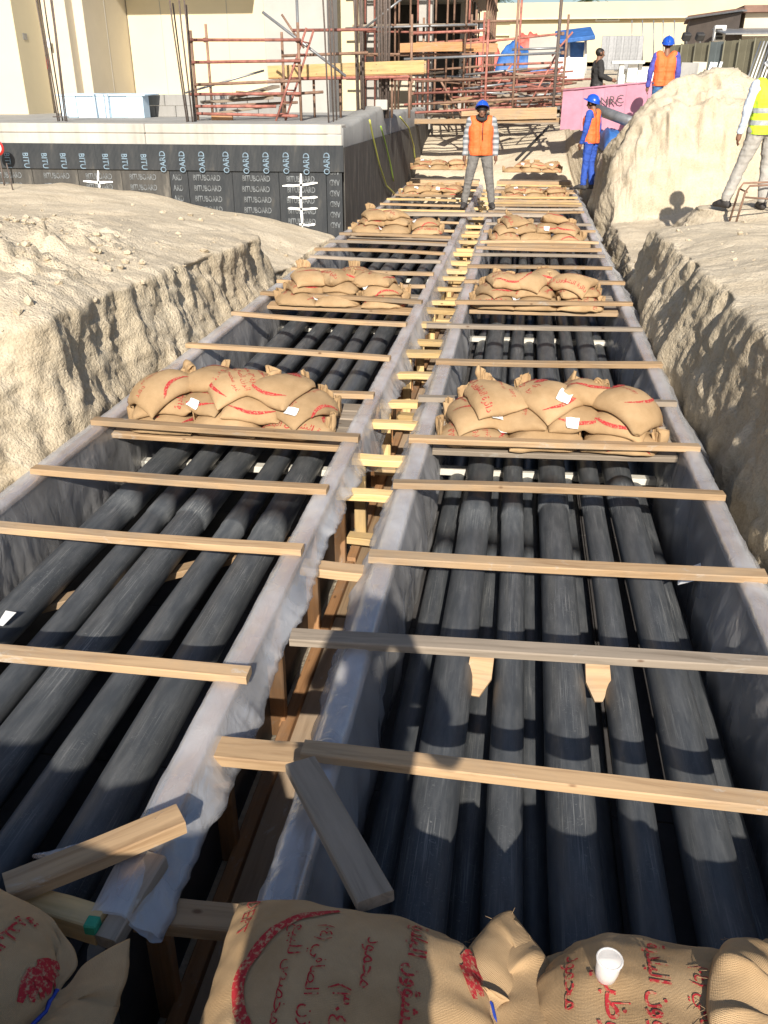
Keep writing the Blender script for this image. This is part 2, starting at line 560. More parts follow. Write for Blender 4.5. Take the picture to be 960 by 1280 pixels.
def vnoise(p):
    p = np.asarray(p, dtype=np.float64)
    i = np.floor(p).astype(np.int64)
    f = p - i
    u = f * f * f * (f * (f * 6 - 15) + 10)
    r = 0
    for dx in (0, 1):
        wx = u[..., 0] if dx else 1 - u[..., 0]
        for dy in (0, 1):
            wy = u[..., 1] if dy else 1 - u[..., 1]
            for dz in (0, 1):
                wz = u[..., 2] if dz else 1 - u[..., 2]
                r = r + wx * wy * wz * _hash(i[..., 0] + dx, i[..., 1] + dy, i[..., 2] + dz)
    return r

def fbm(p, oct=5, gain=0.5, ridge=False):
    p = np.asarray(p, dtype=np.float64)
    a, s, t = 1.0, 0.0, 0.0
    for k in range(oct):
        v = vnoise(p * (2.03 ** k) + 17.3 * k)
        if ridge: v = 1 - 2 * np.abs(v)
        s = s + a * v
        t += a
        a *= gain
    return s / t

def smooth01(x):
    x = np.clip(x, 0, 1)
    return x * x * (3 - 2 * x)

# ------------------------------------------------------------------ the ground: one lofted sheet (trench, banks, mound, site, horizon)
# each key row: y, floor z, left profile (foot, mid, top edge, 3 plateau points), right profile (8 points); outer points added
KEYS = [
 # y,   zfloor, left [(x,z)*7]                                                              right [(x,z)*8]
 (-6.0, 0.30, [(-2.6,.30),(-2.8,.30),(-3.0,.32),(-3.6,.34),(-4.6,.36),(-7,.4),(-11,.5)], [(1.25,.30),(1.4,.31),(1.6,.33),(2.1,.36),(3,.4),(4.5,.45),(7,.5),(12,.6)]),
 (0.55, 0.24, [(-2.6,.26),(-2.8,.28),(-3.0,.30),(-3.6,.34),(-4.6,.36),(-7,.4),(-11,.5)], [(1.25,.24),(1.4,.28),(1.6,.32),(2.1,.38),(3,.45),(4.5,.5),(7,.6),(12,.7)]),
 (1.02, 0.09, [(-2.6,.10),(-2.8,.18),(-3.0,.26),(-3.6,.34),(-4.6,.4),(-7,.42),(-11,.5)], [(1.25,.12),(1.4,.2),(1.6,.34),(2.1,.42),(3,.48),(4.5,.55),(7,.65),(12,.75)]),
 (1.22,-0.70, [(-2.85,-.70),(-3.05,-.35),(-3.5,.10),(-4.1,.3),(-4.8,.42),(-7,.45),(-11,.5)], [(1.28,-.72),(1.42,-.2),(1.66,.38),(2.1,.46),(3,.5),(4.5,.58),(7,.68),(12,.78)]),
 (3.2, -0.72, [(-2.95,-.72),(-3.25,-.35),(-3.75,.12),(-4.3,.4),(-5.0,.55),(-7,.6),(-11,.65)], [(1.26,-.72),(1.38,-.2),(1.72,.40),(2.2,.5),(3,.55),(4.5,.6),(7,.7),(12,.8)]),
 (4.3, -0.72, [(-2.85,-.72),(-3.02,-.25),(-3.36,.40),(-3.9,.74),(-4.7,.92),(-7,.72),(-11,.7)], [(1.24,-.72),(1.30,.0),(1.52,.60),(2.15,.74),(3,.74),(4.5,.66),(7,.7),(12,.8)]),
 (5.2, -0.72, [(-2.72,-.72),(-2.80,-.10),(-2.99,.60),(-3.5,.82),(-4.4,1.02),(-6.6,.80),(-11,.75)], [(1.24,-.72),(1.29,.02),(1.50,.64),(2.2,.78),(3,.76),(4.5,.68),(7,.7),(12,.8)]),
 (7.0, -0.72, [(-2.70,-.72),(-2.75,-.08),(-2.90,.56),(-3.4,.68),(-4.5,.94),(-6.6,.82),(-11,.8)], [(1.24,-.72),(1.29,.04),(1.48,.66),(2.1,.78),(3,.76),(4.5,.66),(7,.7),(12,.8)]),
 (8.6, -0.72, [(-2.70,-.72),(-2.74,-.10),(-2.88,.50),(-3.3,.56),(-4.4,.72),(-6.6,.74),(-11,.8)], [(1.24,-.72),(1.30,.04),(1.46,.62),(2.0,.72),(3,.72),(4.5,.64),(7,.7),(12,.8)]),
 (9.75,-0.72, [(-2.70,-.72),(-2.75,-.12),(-2.90,.42),(-3.3,.47),(-4.4,.62),(-6.6,.68),(-11,.8)], [(1.26,-.72),(1.32,.0),(1.45,.56),(2.0,.66),(3,.68),(4.5,.62),(7,.7),(12,.8)]),
 (10.1,-0.72, [(-2.70,-.72),(-2.78,-.40),(-2.90,-.06),(-3.3,.12),(-4.4,.54),(-6.6,.64),(-11,.8)], [(1.26,-.72),(1.33,.0),(1.45,.54),(2.0,.63),(3,.66),(4.5,.62),(7,.7),(12,.8)]),
 (10.5,-0.72, [(-2.70,-.72),(-2.78,-.40),(-2.90,-.08),(-3.3,.04),(-4.4,.48),(-6.6,.62),(-11,.8)], [(1.26,-.72),(1.34,-.10),(1.46,.42),(2.0,.52),(3,.58),(4.5,.60),(7,.7),(12,.8)]),
 (10.85,-0.72,[(-2.70,-.72),(-2.78,-.40),(-2.88,-.10),(-3.3,.02),(-4.4,.42),(-6.6,.60),(-11,.8)], [(1.28,-.72),(1.38,-.42),(1.48,-.12),(1.8,-.05),(2.1,.52),(4.5,.62),(7,.7),(12,.8)]),
 (12.4,-0.72, [(-2.70,-.72),(-2.78,-.40),(-2.88,-.06),(-3.3,.06),(-4.4,.36),(-6.6,.60),(-11,.8)], [(1.30,-.72),(1.40,-.40),(1.50,-.08),(1.8,-.05),(2.0,.10),(2.32,.58),(7,.7),(12,.8)]),
 (13.2,-0.72, [(-2.66,-.72),(-2.70,-.40),(-2.76,-.05),(-3.2,.04),(-4.3,.28),(-6.2,.58),(-11,.76)], [(1.32,-.72),(1.42,-.40),(1.52,-.05),(1.9,-.04),(2.15,.08),(2.45,.48),(7,.7),(12,.8)]),
 (15.05,-0.72, [(-2.66,-.72),(-2.70,-.40),(-2.76,-.25),(-3.2,-.2),(-4.3,-.2),(-6.2,-.2),(-11,-.2)], [(1.34,-.72),(1.42,-.38),(1.52,-.02),(1.9,.0),(2.6,.10),(3.5,.34),(7,.7),(12,.8)]),
 (15.6,-0.72,[(-2.66,-.72),(-2.70,-.40),(-2.76,-.25),(-3.2,-.2),(-4.3,-.2),(-6.2,-.2),(-11,-.2)], [(1.36,-.72),(1.42,-.15),(1.50,.42),(1.9,.78),(2.6,.80),(3.6,.62),(6,.62),(12,.8)]),
 (16.2,-0.72, [(-2.66,-.72),(-2.70,-.40),(-2.76,-.25),(-3.2,-.2),(-4.3,-.2),(-6.2,-.2),(-11,-.2)], [(1.38,-.72),(1.42,.05),(1.50,.86),(1.9,1.36),(2.6,1.70),(3.6,1.68),(5,1.05),(12,.9)]),
 (17.2,-0.72, [(-2.66,-.72),(-2.70,-.40),(-2.76,-.25),(-3.2,-.2),(-4.3,-.2),(-6.2,-.2),(-11,-.2)], [(1.38,-.72),(1.42,.10),(1.50,.92),(1.9,1.46),(2.55,1.94),(3.3,2.12),(4.6,1.85),(12,1.0)]),
 (18.6,-0.72, [(-2.66,-.72),(-2.70,-.40),(-2.76,-.25),(-3.2,-.2),(-4.3,-.2),(-6.2,-.2),(-11,-.2)], [(1.40,-.72),(1.46,.0),(1.56,.80),(1.95,1.16),(2.6,1.62),(3.5,2.02),(4.8,1.75),(12,1.1)]),
 (20.0,-0.70, [(-2.66,-.70),(-2.70,-.40),(-2.76,-.25),(-3.2,-.2),(-4.3,-.2),(-6.2,-.2),(-11,-.2)], [(1.42,-.70),(1.50,.1),(1.62,.70),(2.0,1.0),(2.6,1.16),(3.6,1.35),(4.8,1.3),(12,1.15)]),
 (21.2,-0.55, [(-2.66,-.55),(-2.70,-.40),(-2.76,-.25),(-3.2,-.2),(-4.3,-.2),(-6.2,-.2),(-11,-.2)], [(1.30,-.3),(1.42,.3),(1.60,.85),(2.0,1.08),(2.6,1.16),(3.6,1.2),(4.8,1.2),(12,1.2)]),
 (22.4, 0.20, [(-2.66,.2),(-2.70,.1),(-2.76,-.2),(-3.2,-.2),(-4.3,-.2),(-6.2,-.2),(-11,-.2)], [(1.0,.55),(1.2,.85),(1.5,1.1),(2.0,1.18),(2.6,1.2),(3.6,1.2),(4.8,1.2),(12,1.25)]),
 (24.5, 0.75, [(-2.66,.72),(-2.70,.7),(-2.76,.2),(-3.2,.0),(-4.3,-.1),(-6.2,-.1),(-11,-.1)], [(1.0,1.0),(1.2,1.15),(1.5,1.22),(2.0,1.25),(2.6,1.28),(3.6,1.3),(4.8,1.3),(12,1.3)]),
 (28.0, 1.45, [(-2.66,1.4),(-2.7,1.3),(-2.76,1.2),(-3.2,1.1),(-4.3,1.0),(-6.2,1.0),(-11,1.0)], [(1.0,1.5),(1.2,1.52),(1.5,1.55),(2.0,1.55),(2.6,1.56),(3.6,1.6),(4.8,1.6),(12,1.6)]),
 (45.0, 2.60, [(-2.66,2.6),(-2.7,2.6),(-2.76,2.6),(-3.2,2.6),(-4.3,2.6),(-6.2,2.6),(-11,2.6)], [(1.0,2.6),(1.2,2.6),(1.5,2.6),(2.0,2.6),(2.6,2.6),(3.6,2.6),(4.8,2.6),(12,2.6)]),
 (80.0, 3.9, [(-2.66,3.9),(-2.7,3.9),(-2.76,3.9),(-3.2,3.9),(-4.3,3.9),(-6.2,3.9),(-11,3.9)], [(1.0,3.9),(1.2,3.9),(1.5,3.9),(2.0,3.9),(2.6,3.9),(3.6,3.9),(4.8,3.9),(12,3.9)]),
 (600., 4.0, [(-2.66,4),(-2.7,4),(-2.76,4),(-3.2,4),(-4.3,4),(-6.2,4),(-11,4)], [(1.0,4),(1.2,4),(1.5,4),(2.0,4),(2.6,4),(3.6,4),(4.8,4),(12,4)]),
]
def build_ground():
    ys = np.concatenate([np.linspace(-400, -8, 8)[:-1], np.arange(-8, -1.5, 0.35), np.arange(-1.5, 0.6, 0.06), np.arange(0.6, 1.5, 0.03), np.arange(1.5, 12, 0.036), np.arange(12, 21.5, 0.06), np.arange(21.5, 30, 0.2), np.array([31, 34, 38, 45, 60, 80, 130, 250, 600.])])
    KY = np.array([k[0] for k in KEYS])
    def interp(vals):  # smooth monotone interpolation along y
        vals = np.array(vals)
        idx = np.clip(np.searchsorted(KY, ys) - 1, 0, len(KY) - 2)
        t = np.clip((ys - KY[idx]) / (KY[idx+1] - KY[idx]), 0, 1)
        t = 0.5 * t + 0.5 * smooth01(t)
        return vals[idx] * (1 - t) + vals[idx+1] * t
    L = [(interp([k[2][i][0] for k in KEYS]), interp([k[2][i][1] for k in KEYS])) for i in range(7)]
    R = [(interp([k[3][i][0] for k in KEYS]), interp([k[3][i][1] for k in KEYS])) for i in range(8)]
    zf = interp([k[1] for k in KEYS])
    ctrl = [(np.full_like(ys, -500.), L[6][1] + 0.0), (np.full_like(ys, -40.), L[6][1])]
    ctrl += [L[i] for i in (6, 5, 4, 3, 2, 1, 0)]
    ctrl += [(np.full_like(ys, -0.7), zf)]
    ctrl += R
    ctrl += [(np.full_like(ys, 40.), R[7][1]), (np.full_like(ys, 500.), R[7][1])]
    segs = [2, 8, 30, 34, 34, 26, 34, 26, 22, 26, 26, 34, 30, 34, 34, 22, 16, 8, 2]
    xs, zs = [], []
    for i, n in enumerate(segs):
        for k in range(n):
            t = k / n
            xs.append(ctrl[i][0] * (1-t) + ctrl[i+1][0] * t)
            zs.append(ctrl[i][1] * (1-t) + ctrl[i+1][1] * t)
    xs.append(ctrl[-1][0]); zs.append(ctrl[-1][1])
    X = np.array(xs).T; Zz = np.array(zs).T
    Y = np.repeat(ys[:, None], X.shape[1], 1)
    # round the profile corners a little
    for _ in range(3):
        Zz[:, 1:-1] = 0.5 * Zz[:, 1:-1] + 0.25 * (Zz[:, :-2] + Zz[:, 2:])
        X[:, 1:-1] = 0.5 * X[:, 1:-1] + 0.25 * (X[:, :-2] + X[:, 2:])
    P = np.stack([X, Y, Zz], -1)
    du = np.gradient(P, axis=0); dv = np.gradient(P, axis=1)
    N = np.cross(dv, du); N /= np.linalg.norm(N, axis=-1, keepdims=True) + 1e-9
    steep = 1 - np.clip(N[..., 2], 0, 1)
    near = np.exp(-np.maximum(0, np.abs(X) - 10) / 6) * np.exp(-np.maximum(0, Y - 24) / 8)
    near = near * np.where(Y < -2, 0.3, 1.0)
    infloor = smooth01((X + 2.75) / 0.1) * smooth01((1.3 - X) / 0.1) * ((Y > 1.25) & (Y < 20.5))
    amp = near * (1 - 0.92 * infloor)
    S = np.stack([X, Y, Zz], -1)
    lump = fbm(S * 1.3, 4) * 0.06
    cut = fbm(S * np.array([1.5, 1.7, 0.9]) + 5, 3, 0.5) * 0.13 + fbm(S * np.array([4.5, 5.2, 1.5]) + 25, 5, 0.58) * 0.085 + fbm(S * np.array([10, 12, 6]) + 9, 4, 0.6, True) * 0.035
    crumb = fbm(S * 7 + 3, 4, 0.6) * 0.022
    heap = np.exp(-(((X + 4.6) / 1.0) ** 2 + ((Y - 6.4) / 1.5) ** 2))
    clod = np.maximum(0, fbm(S * 5.5 + 31, 4, 0.6) - 0.02) * 0.32 * np.clip(heap + 0.25 * np.exp(-(((X + 3.6) / .6) ** 2 + ((Y - 5.6) / 2.) ** 2)), 0, 1)
    mound = np.exp(-(((X - 3.0) / 1.6) ** 2 + ((Y - 17) / 2.0) ** 2))
    mnd = (fbm(S * np.array([1.5, 1.5, 0.8]) + 50, 5, 0.55, True) * 0.25 + fbm(S * 4 + 70, 5, 0.62) * 0.07) * mound
    fade = 1 - smooth01((np.abs(X) - 8) / 12)
    shade_heap = 0.85 * np.exp(-(np.maximum(0, np.abs(X + 1.58) - 1.0) / 0.32) ** 2 - ((Y + 0.15) / 0.50) ** 2) * (1 + 0.25 * fbm(S * 2.5, 4))  # unseen heap added behind the viewpoint, shaped to shade the near left
    P[..., 2] += shade_heap
    cut = cut * np.where(X > 0, 0.75, 0.9)
    d = amp * (lump * 1.25 + cut * smooth01(steep * 1.6) + crumb * (0.25 + steep)) + (clod + mnd) * fade
    P = P + N * d[..., None]
    lipm = smooth01((X + 0.62) / 0.10) * smooth01((1.46 - Y) / 0.07) * smooth01((1.5 - X) / 0.1) * (Y > 0.8)
    P[..., 2] = P[..., 2] * (1 - lipm) + np.maximum(P[..., 2], 0.03 + 0.4 * crumb) * lipm
    ny, nx = X.shape
    idx = np.arange(ny * nx).reshape(ny, nx)
    F = np.stack([idx[:-1, :-1], idx[:-1, 1:], idx[1:, 1:], idx[1:, :-1]], -1).reshape(-1, 4)
    me = bpy.data.meshes.new('ground')
    me.vertices.add(ny * nx); me.vertices.foreach_set('co', P.reshape(-1).astype(np.float32))
    me.loops.add(F.size); me.loops.foreach_set('vertex_index', F.reshape(-1).astype(np.int32))
    me.polygons.add(len(F)); me.polygons.foreach_set('loop_start', np.arange(0, F.size, 4, dtype=np.int32))
    me.polygons.foreach_set('loop_total', np.full(len(F), 4, dtype=np.int32))
    me.update(calc_edges=True)
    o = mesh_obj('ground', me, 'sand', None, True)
    tag(o, kind='structure')
    return P, N, steep
GP, GN, GS = build_ground()

def ground_z(x, y):
    """top of the ground near (x, y)"""
    d = (GP[..., 0] - x) ** 2 + (GP[..., 1] - y) ** 2
    i = np.unravel_index(np.argmin(d), d.shape)
    return float(GP[i][2])

def build_clods():
    # loose lumps of soil lying on the banks: nobody could count them, one object
    sel = (GP[..., 1] > 1.3) & (GP[..., 1] < 13) & ((GP[..., 0] < -2.75) & (GP[..., 0] > -8) | (GP[..., 0] > 1.3) & (GP[..., 0] < 5)) & (GN[..., 2] > 0.35)
    ii = np.argwhere(sel)
    heap = np.exp(-(((GP[..., 0] + 4.5) / 0.9) ** 2 + ((GP[..., 1] - 6.3) / 1.4) ** 2))
    w = 0.12 + 3.0 * heap[sel]
    # bare-area weight so dense mesh zones do not collect more lumps
    pick = np.random.choice(len(ii), 750, replace=False, p=w / w.sum())
    bm = bmesh.new()
    bmesh.ops.create_icosphere(bm, subdivisions=1, radius=1)
    bv = np.array([v.co[:] for v in bm.verts]); bf = np.array([[v.index for v in f.verts] for f in bm.faces]); bm.free()
    V, Fs = [], []
    for k, j in enumerate(pick):
        p = GP[ii[j][0], ii[j][1]]
        r = 0.008 + 0.030 * np.random.rand() ** 3
        v = bv * (1 + 0.35 * np.random.randn(len(bv), 1) * 0.6) * r * np.array([1.2, 1, 0.75]) * (0.8 + 0.5 * np.random.rand(3))
        a = np.random.rand() * 6.28
        c, s = math.cos(a), math.sin(a)
        v = v @ np.array([[c, -s, 0], [s, c, 0], [0, 0, 1]]) + p + np.array([0, 0, r * 0.3])
        Fs.append(bf + len(bv) * k); V.append(v)
    V = np.concatenate(V); Fs = np.concatenate(Fs)
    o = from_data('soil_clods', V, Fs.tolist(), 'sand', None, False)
    tag(o, 'loose crumbs and lumps of dry soil scattered over the banks', 'soil', None, 'stuff')
build_clods()

# ------------------------------------------------------------------ the two formwork troughs
Y0, Y1 = 1.42, 21.0
TR = {'left': (-2.52, -0.97), 'right': (-0.46, 1.05)}
trough = {}
for side, (xa, xb) in TR.items():
    t = thing('formwork_trough', ((xa + xb) / 2, Y0, -0.70),
              'long open timber formwork trough %s' % ('on the left, beside the black boarded wall' if side == 'left' else 'on the right, beside the steep sand bank'), 'formwork trough', 'formwork troughs in the trench')
    trough[side] = t
    y = Y0
    while y < Y1 - 0.1:                       # side panels and floor boards, sheet by sheet
        y2 = min(y + 1.22, Y1)
        for xx in (xa - 0.009, xb + 0.009):
            board('side_panel', (xx, y + 0.003, -0.365), (xx, y2 - 0.003, -0.365), 0.67, 0.018, 'film_ply', t, RAD(90), 0.001, 0.0)
        w = (xb - xa) / 3
        for k in range(3):
            board('floor_board', (xa + w * (k + 0.5), y + 0.003, -0.69), (xa + w * (k + 0.5), y2 - 0.003, -0.69), w - 0.006, 0.018, 'film_ply', t, 0, 0.001, 0.0)
        y = y2
    for xx in (xa - 0.04, xb + 0.04):         # top rails
        y = Y0
        while y < Y1 - 0.1:
            y2 = min(y + 3.4, Y1)
            board('top_rail', (xx, y + 0.002, -0.022), (xx, y2 - 0.002, -0.022), 0.072, 0.040, 'timber_orange', t)
            y = y2

def stud_row(side, x, ys):
    for y in ys:
        j = rnd.uniform(-0.01, 0.01)
        board('stud', (x, y, -0.70), (x + j * 0.5, y + j, -0.045), 0.075, 0.046, 'timber_orange', trough[side], 0, up=(0, 1, 0))
sl = [1.62, 2.24, 2.95, 3.68, 4.38, 5.02] + [5.7 + 0.68 * k for k in range(22)]
stud_row('left', -0.926, sl)
stud_row('right', -0.504, [y + 0.22 for y in sl])

# cross battens resting on the rims: (y at left end, y at right end, x left, x right, timber)
BAT_R = [(2.05, 2.03, -.57, 1.22, 'timber'), (2.66, 2.75, -.76, 1.20, 'timber_grey'), (3.33, 3.41, -.57, 1.15, 'timber'), (4.13, 4.24, -.57, 1.14, 'timber'),
         (4.80, 4.91, -.57, 1.13, 'timber'), (5.56, 5.72, -.60, 1.12, 'timber_grey'), (6.46, 6.63, -.57, 1.15, 'timber'), (7.60, 7.74, -.76, 1.13, 'timber_grey'),
         (8.58, 8.76, -.58, 1.15, 'timber'), (9.64, 9.80, -.56, 1.18, 'timber'), (10.55, 10.68, -.58, 1.12, 'timber'), (11.4, 11.5, -.57, 1.1, 'timber_grey'), (12.45, 12.6, -.52, 1.1, 'timber'),
         (13.45, 13.7, -.52, 1.13, 'timber'), (14.3, 14.4, -.52, 1.12, 'timber_grey'), (15.9, 16.0, -.55, 1.1, 'timber'), (16.8, 16.9, -.55, 1.12, 'timber'), (17.6, 17.7, -.55, 1.1, 'timber'), (18.2, 18.3, -.55, 1.1, 'timber_new'), (19.5, 19.6, -.55, 1.1, 'timber'), (20.6, 20.6, -.55, 1.1, 'timber_new')]
BAT_R += [(11.95, 12.0, -.55, 1.1, 'timber'), (16.35, 16.4, -.55, 1.1, 'timber_grey'), (17.2, 17.25, -.55, 1.12, 'timber_new'), (19.1, 19.15, -.55, 1.1, 'timber'), (20.0, 20.1, -.55, 1.1, 'timber_grey')]
BAT_L = [(2.39, 2.40, -2.60, -.85, 'timber'), (3.36, 3.34, -2.60, -.88, 'timber'), (4.03, 4.00, -2.57, -.90, 'timber'), (4.81, 4.77, -2.59, -.87, 'timber'),
         (5.55, 5.58, -2.58, -.91, 'timber'), (6.64, 6.50, -2.64, -.93, 'timber'), (7.79, 7.60, -2.62, -.94, 'timber'), (8.70, 8.52, -2.60, -.90, 'timber'),
         (9.35, 9.30, -2.60, -.95, 'timber'), (10.1, 10.0, -2.62, -.93, 'timber'), (10.95, 10.8, -2.60, -.92, 'timber_grey'), (11.5, 11.4, -2.66, -.92, 'timber'), (12.2, 12.1, -2.62, -.95, 'timber_grey'),
         (12.9, 12.8, -2.6, -.95, 'timber'), (13.5, 13.4, -2.6, -.95, 'timber'), (14.3, 14.3, -2.6, -.95, 'timber'), (15.8, 15.8, -2.58, -.95, 'timber_new'), (16.7, 16.6, -2.6, -.95, 'timber'), (17.5, 17.4, -2.58, -.95, 'timber_new'), (18.3, 18.2, -2.58, -.95, 'timber'), (19.4, 19.4, -2.58, -.95, 'timber_new'), (20.5, 20.5, -2.58, -.95, 'timber')]
for side, rows in (('right', BAT_R), ('left', BAT_L)):
    for (ya, yb, xa, xb, m) in rows:
        board('cross_batten', (xa, ya, 0.031 + rnd.uniform(0, 0.004)), (xb, yb, 0.031 + rnd.uniform(0, 0.004)), rnd.uniform(0.066, 0.082), 0.036, m, trough[side], rnd.uniform(-0.09, 0.09), warp=0.014)
# lower planks in front of the sandbag piles, and the pale spacer bars between the duct layers
for side, ya, yb, m in (('right', 4.94, 5.04, 'timber_grey'), ('left', 4.92, 4.90, 'timber'), ('right', 8.72, 8.80, 'timber'), ('left', 8.62, 8.55, 'timber'), ('right', 12.9, 13.0, 'timber'), ('left', 12.95, 12.9, 'timber')):
    xa, xb = TR[side]
    for k in range(5):
        board('lower_plank', (xa + 0.02, ya + 0.165 * k, -0.068), (xb - 0.02, yb + 0.165 * k, -0.068), 0.14, 0.034, m if k == 0 else 'timber_grey', trough[side], RAD(8) if k == 0 else 0)
for side, y in (('right', 5.42), ('right', 8.95), ('right', 11.9), ('left', 5.25), ('left', 9.1), ('left', 11.9), ('right', 15.4), ('left', 15.4)):
    xa, xb = TR[side]
    board('duct_spacer', (xa + 0.02, y, -0.425), (xb - 0.02, y + 0.03, -0.425), 0.075, 0.045, 'spacer', trough[side])
# slanting pale plank under the ducts of the left trough, wedges between ducts of the right one
board('duct_spacer', (-2.46, 3.25, -0.435), (-1.02, 4.38, -0.435), 0.085, 0.04, 'timber', trough['left'])
for k, (x, y) in enumerate(((-0.035, 3.02), (0.445, 3.06))):
    bm = bmesh.new()
    prof = [(-0.05, 0), (0.05, 0), (0.052, 0.09), (0.012, 0.17), (-0.02, 0.17), (-0.052, 0.09)]
    vs = [bm.verts.new((px, 0.0, -pz)) for px, pz in prof] + [bm.verts.new((px, 0.022, -pz)) for px, pz in prof]
    bm.faces.new(vs[:6]); bm.faces.new(list(reversed(vs[6:])))
    for i in range(6): bm.faces.new((vs[i], vs[i+6], vs[(i+1) % 6 + 6], vs[(i+1) % 6]))
    bmesh.ops.recalc_face_normals(bm, faces=bm.faces)
    o = from_bm('duct_wedge', bm, 'timber')
    o.location = (x, y, -0.235); o.rotation_euler = (RAD(-48), 0, RAD(6 * (k * 2 - 1)))
    attach(o, trough['right'])

# braces and floor planks in the narrow channel between the troughs
for k, (y, z, dz) in enumerate([(1.50, -.10, 0), (2.08, -.035, 0), (3.42, -.10, 0), (4.25, -.10, 0)] + [(4.72 + 0.56 * i, -.085 + .02 * math.sin(i * 2.1), 0) for i in range(29)]):
    y += rnd.uniform(-0.06, 0.06) if k > 3 else 0
    board('channel_brace', (-0.902, y, z), (-0.520, y + rnd.uniform(-0.03, 0.03), z + rnd.uniform(-0.01, 0.01)), rnd.uniform(0.08, 0.10), 0.045, 'timber_new' if k > 3 or k == 3 else 'timber', trough['left'], rnd.uniform(-0.1, 0.1))
    if k > 3:
        board('channel_prop', (-0.86 + 0.27 * (k % 2), y + 0.02, -0.66), (-0.86 + 0.27 * (k % 2), y + 0.02, z - 0.03), 0.07, 0.042, 'timber_new', trough['left'], 0, up=(0, 1, 0))
    if k > 2 and k % 2:
        board('channel_brace', (-0.895, y + 0.24, -0.50), (-0.528, y + 0.22, -0.50), 0.09, 0.045, 'timber_new', trough['left'])
y = 1.45
while y < 20.5:
    y2 = y + rnd.uniform(1.9, 2.6)
    for xx, ww in ((-0.80, 0.17), (-0.615, 0.17)):
        board('channel_plank', (xx + rnd.uniform(-.012, .012), y, -0.675 + rnd.uniform(0, .01)), (xx + rnd.uniform(-.012, .012), y2 - 0.02, -0.675), ww, 0.028, 'ply' if rnd.random() < .6 else 'timber', trough['left'])
    y = y2
y = 1.5
while y < 20:                                  # sole plates along the stud feet
    board('sole_plate', (-0.872, y, -0.635), (-0.872, y + 2.9, -0.635), 0.055, 0.045, 'timber_orange', trough['left'])
    y += 2.95

# ------------------------------------------------------------------ plastic sheets draped over the four rims
def sheet(name, xi, s, hang, label, y0=Y0 - 0.02, y1=Y1, bulge=0.035, seed=0.0, end_flare=0.0):
    ys = np.concatenate([np.arange(y0, 7, 0.022), np.arange(7, y1, 0.045)])
    inner = [(-0.006, z) for z in np.linspace(-0.66, -0.05, 15)]
    over = [(-0.006, -0.022), (-0.005, -0.006), (0.0, 0.004), (0.008, 0.008), (0.03, 0.009), (0.06, 0.009), (0.078, 0.007), (0.086, 0.002), (0.090, -0.008), (0.091, -0.02)]
    nh = 8
    rows = []
    for y in ys:
        h = hang(y) * (1 + 0.35 * float(fbm(np.array([[y * 1.6 + seed, seed, 1.0]]), 4)[0]))
        rows.append([(o, z) for o, z in inner] + [(o, z) for o, z in over] + [(0.092 + 0.05 * (k / nh) ** 1.5 * (1 + end_flare), -0.02 - h * k / nh) for k in range(1, nh + 1)]
                    + [(0.100 + 0.05 * (k / nh) ** 1.5 * (1 + end_flare), -0.02 - h * k / nh) for k in range(nh, 0, -2)] + [(0.099, -0.018), (0.097, -0.004), (0.092, 0.008), (0.082, 0.016), (0.06, 0.018), (0.03, 0.018), (0.008, 0.017), (-0.004, 0.012), (-0.012, -0.002), (-0.014, -0.02)])
    A = np.array(rows)
    yy = np.repeat(ys[:, None], A.shape[1], 1)
    kk = np.arange(A.shape[1])[None, :].repeat(len(ys), 0)
    ni, no = len(inner), len(over)
    zin = A[..., 1]
    q = np.stack([yy * 3.2 + zin * 0.8, zin * 1.1 + seed, kk * 0 + seed], -1)
    f1 = fbm(q, 4, 0.55)
    f2 = fbm(np.stack([yy * 8 + zin * 2, zin * 1.6, kk * 0 + 7 + seed], -1), 3, 0.5, True)
    off = A[..., 0].copy()
    wi = np.clip((ni - kk) / 3.0, 0, 1) * (0.35 + 0.65 * np.sin(np.clip((zin + 0.68) / 0.66, 0, 1) * math.pi))
    off -= wi * (bulge * (0.6 + f1) + 0.012 * f2 + 0.006)
    wo = np.clip((kk - ni - no + 1) / 4.0, 0, 1) * np.clip((A.shape[1] - 9 - kk) / 3.0, 0, 1)
    off += wo * (0.035 * (f1 + 0.35) + 0.016 * f2) * (1 + end_flare)
    zz = A[..., 1] + 0.004 * f2 * (1 - wo) * (kk > ni - 2)
    yj = yy + 0.02 * fbm(np.stack([yy * 2, kk * 0.3, kk * 0 + seed], -1), 3) * wo
    f3 = fbm(np.stack([yy * 11 + seed, kk * 0.45 + yy * 1.5, kk * 0 + 2 * seed], -1), 3, 0.55, True)
    f4 = fbm(np.stack([yy * 2.2 + seed, kk * 0.16 - yy * 0.9, kk * 0 + 3 * seed], -1), 3, 0.5, True)
    onrim = np.clip((kk - ni + 2) / 2.0, 0, 1)
    zz = zz + onrim * (0.0045 * f3 + 0.006 * np.maximum(f4, 0)) * (1 - wo)
    off = off + onrim * wo * 0.010 * f3 - (1 - onrim) * wi * 0.02 * np.maximum(f4, 0)
    X = xi + s * off
    P = np.stack([X, yj, zz], -1)
    ny, nx = X.shape
    idx = np.arange(ny * nx).reshape(ny, nx)
    F = np.stack([idx[:-1, :-1], idx[:-1, 1:], idx[1:, 1:], idx[1:, :-1]], -1).reshape(-1, 4)
    o = from_data(name, P.reshape(-1, 3), F.tolist(), 'plastic', None, True)
    return tag(o, label, 'plastic sheet', 'plastic sheets over the trough rims')
sheet('plastic_sheet', -2.52, -1, lambda y: 0.10 + 0.03 * math.sin(y), 'clear plastic sheet over the left rim of the left trough, beside the cut bank', seed=1.3)
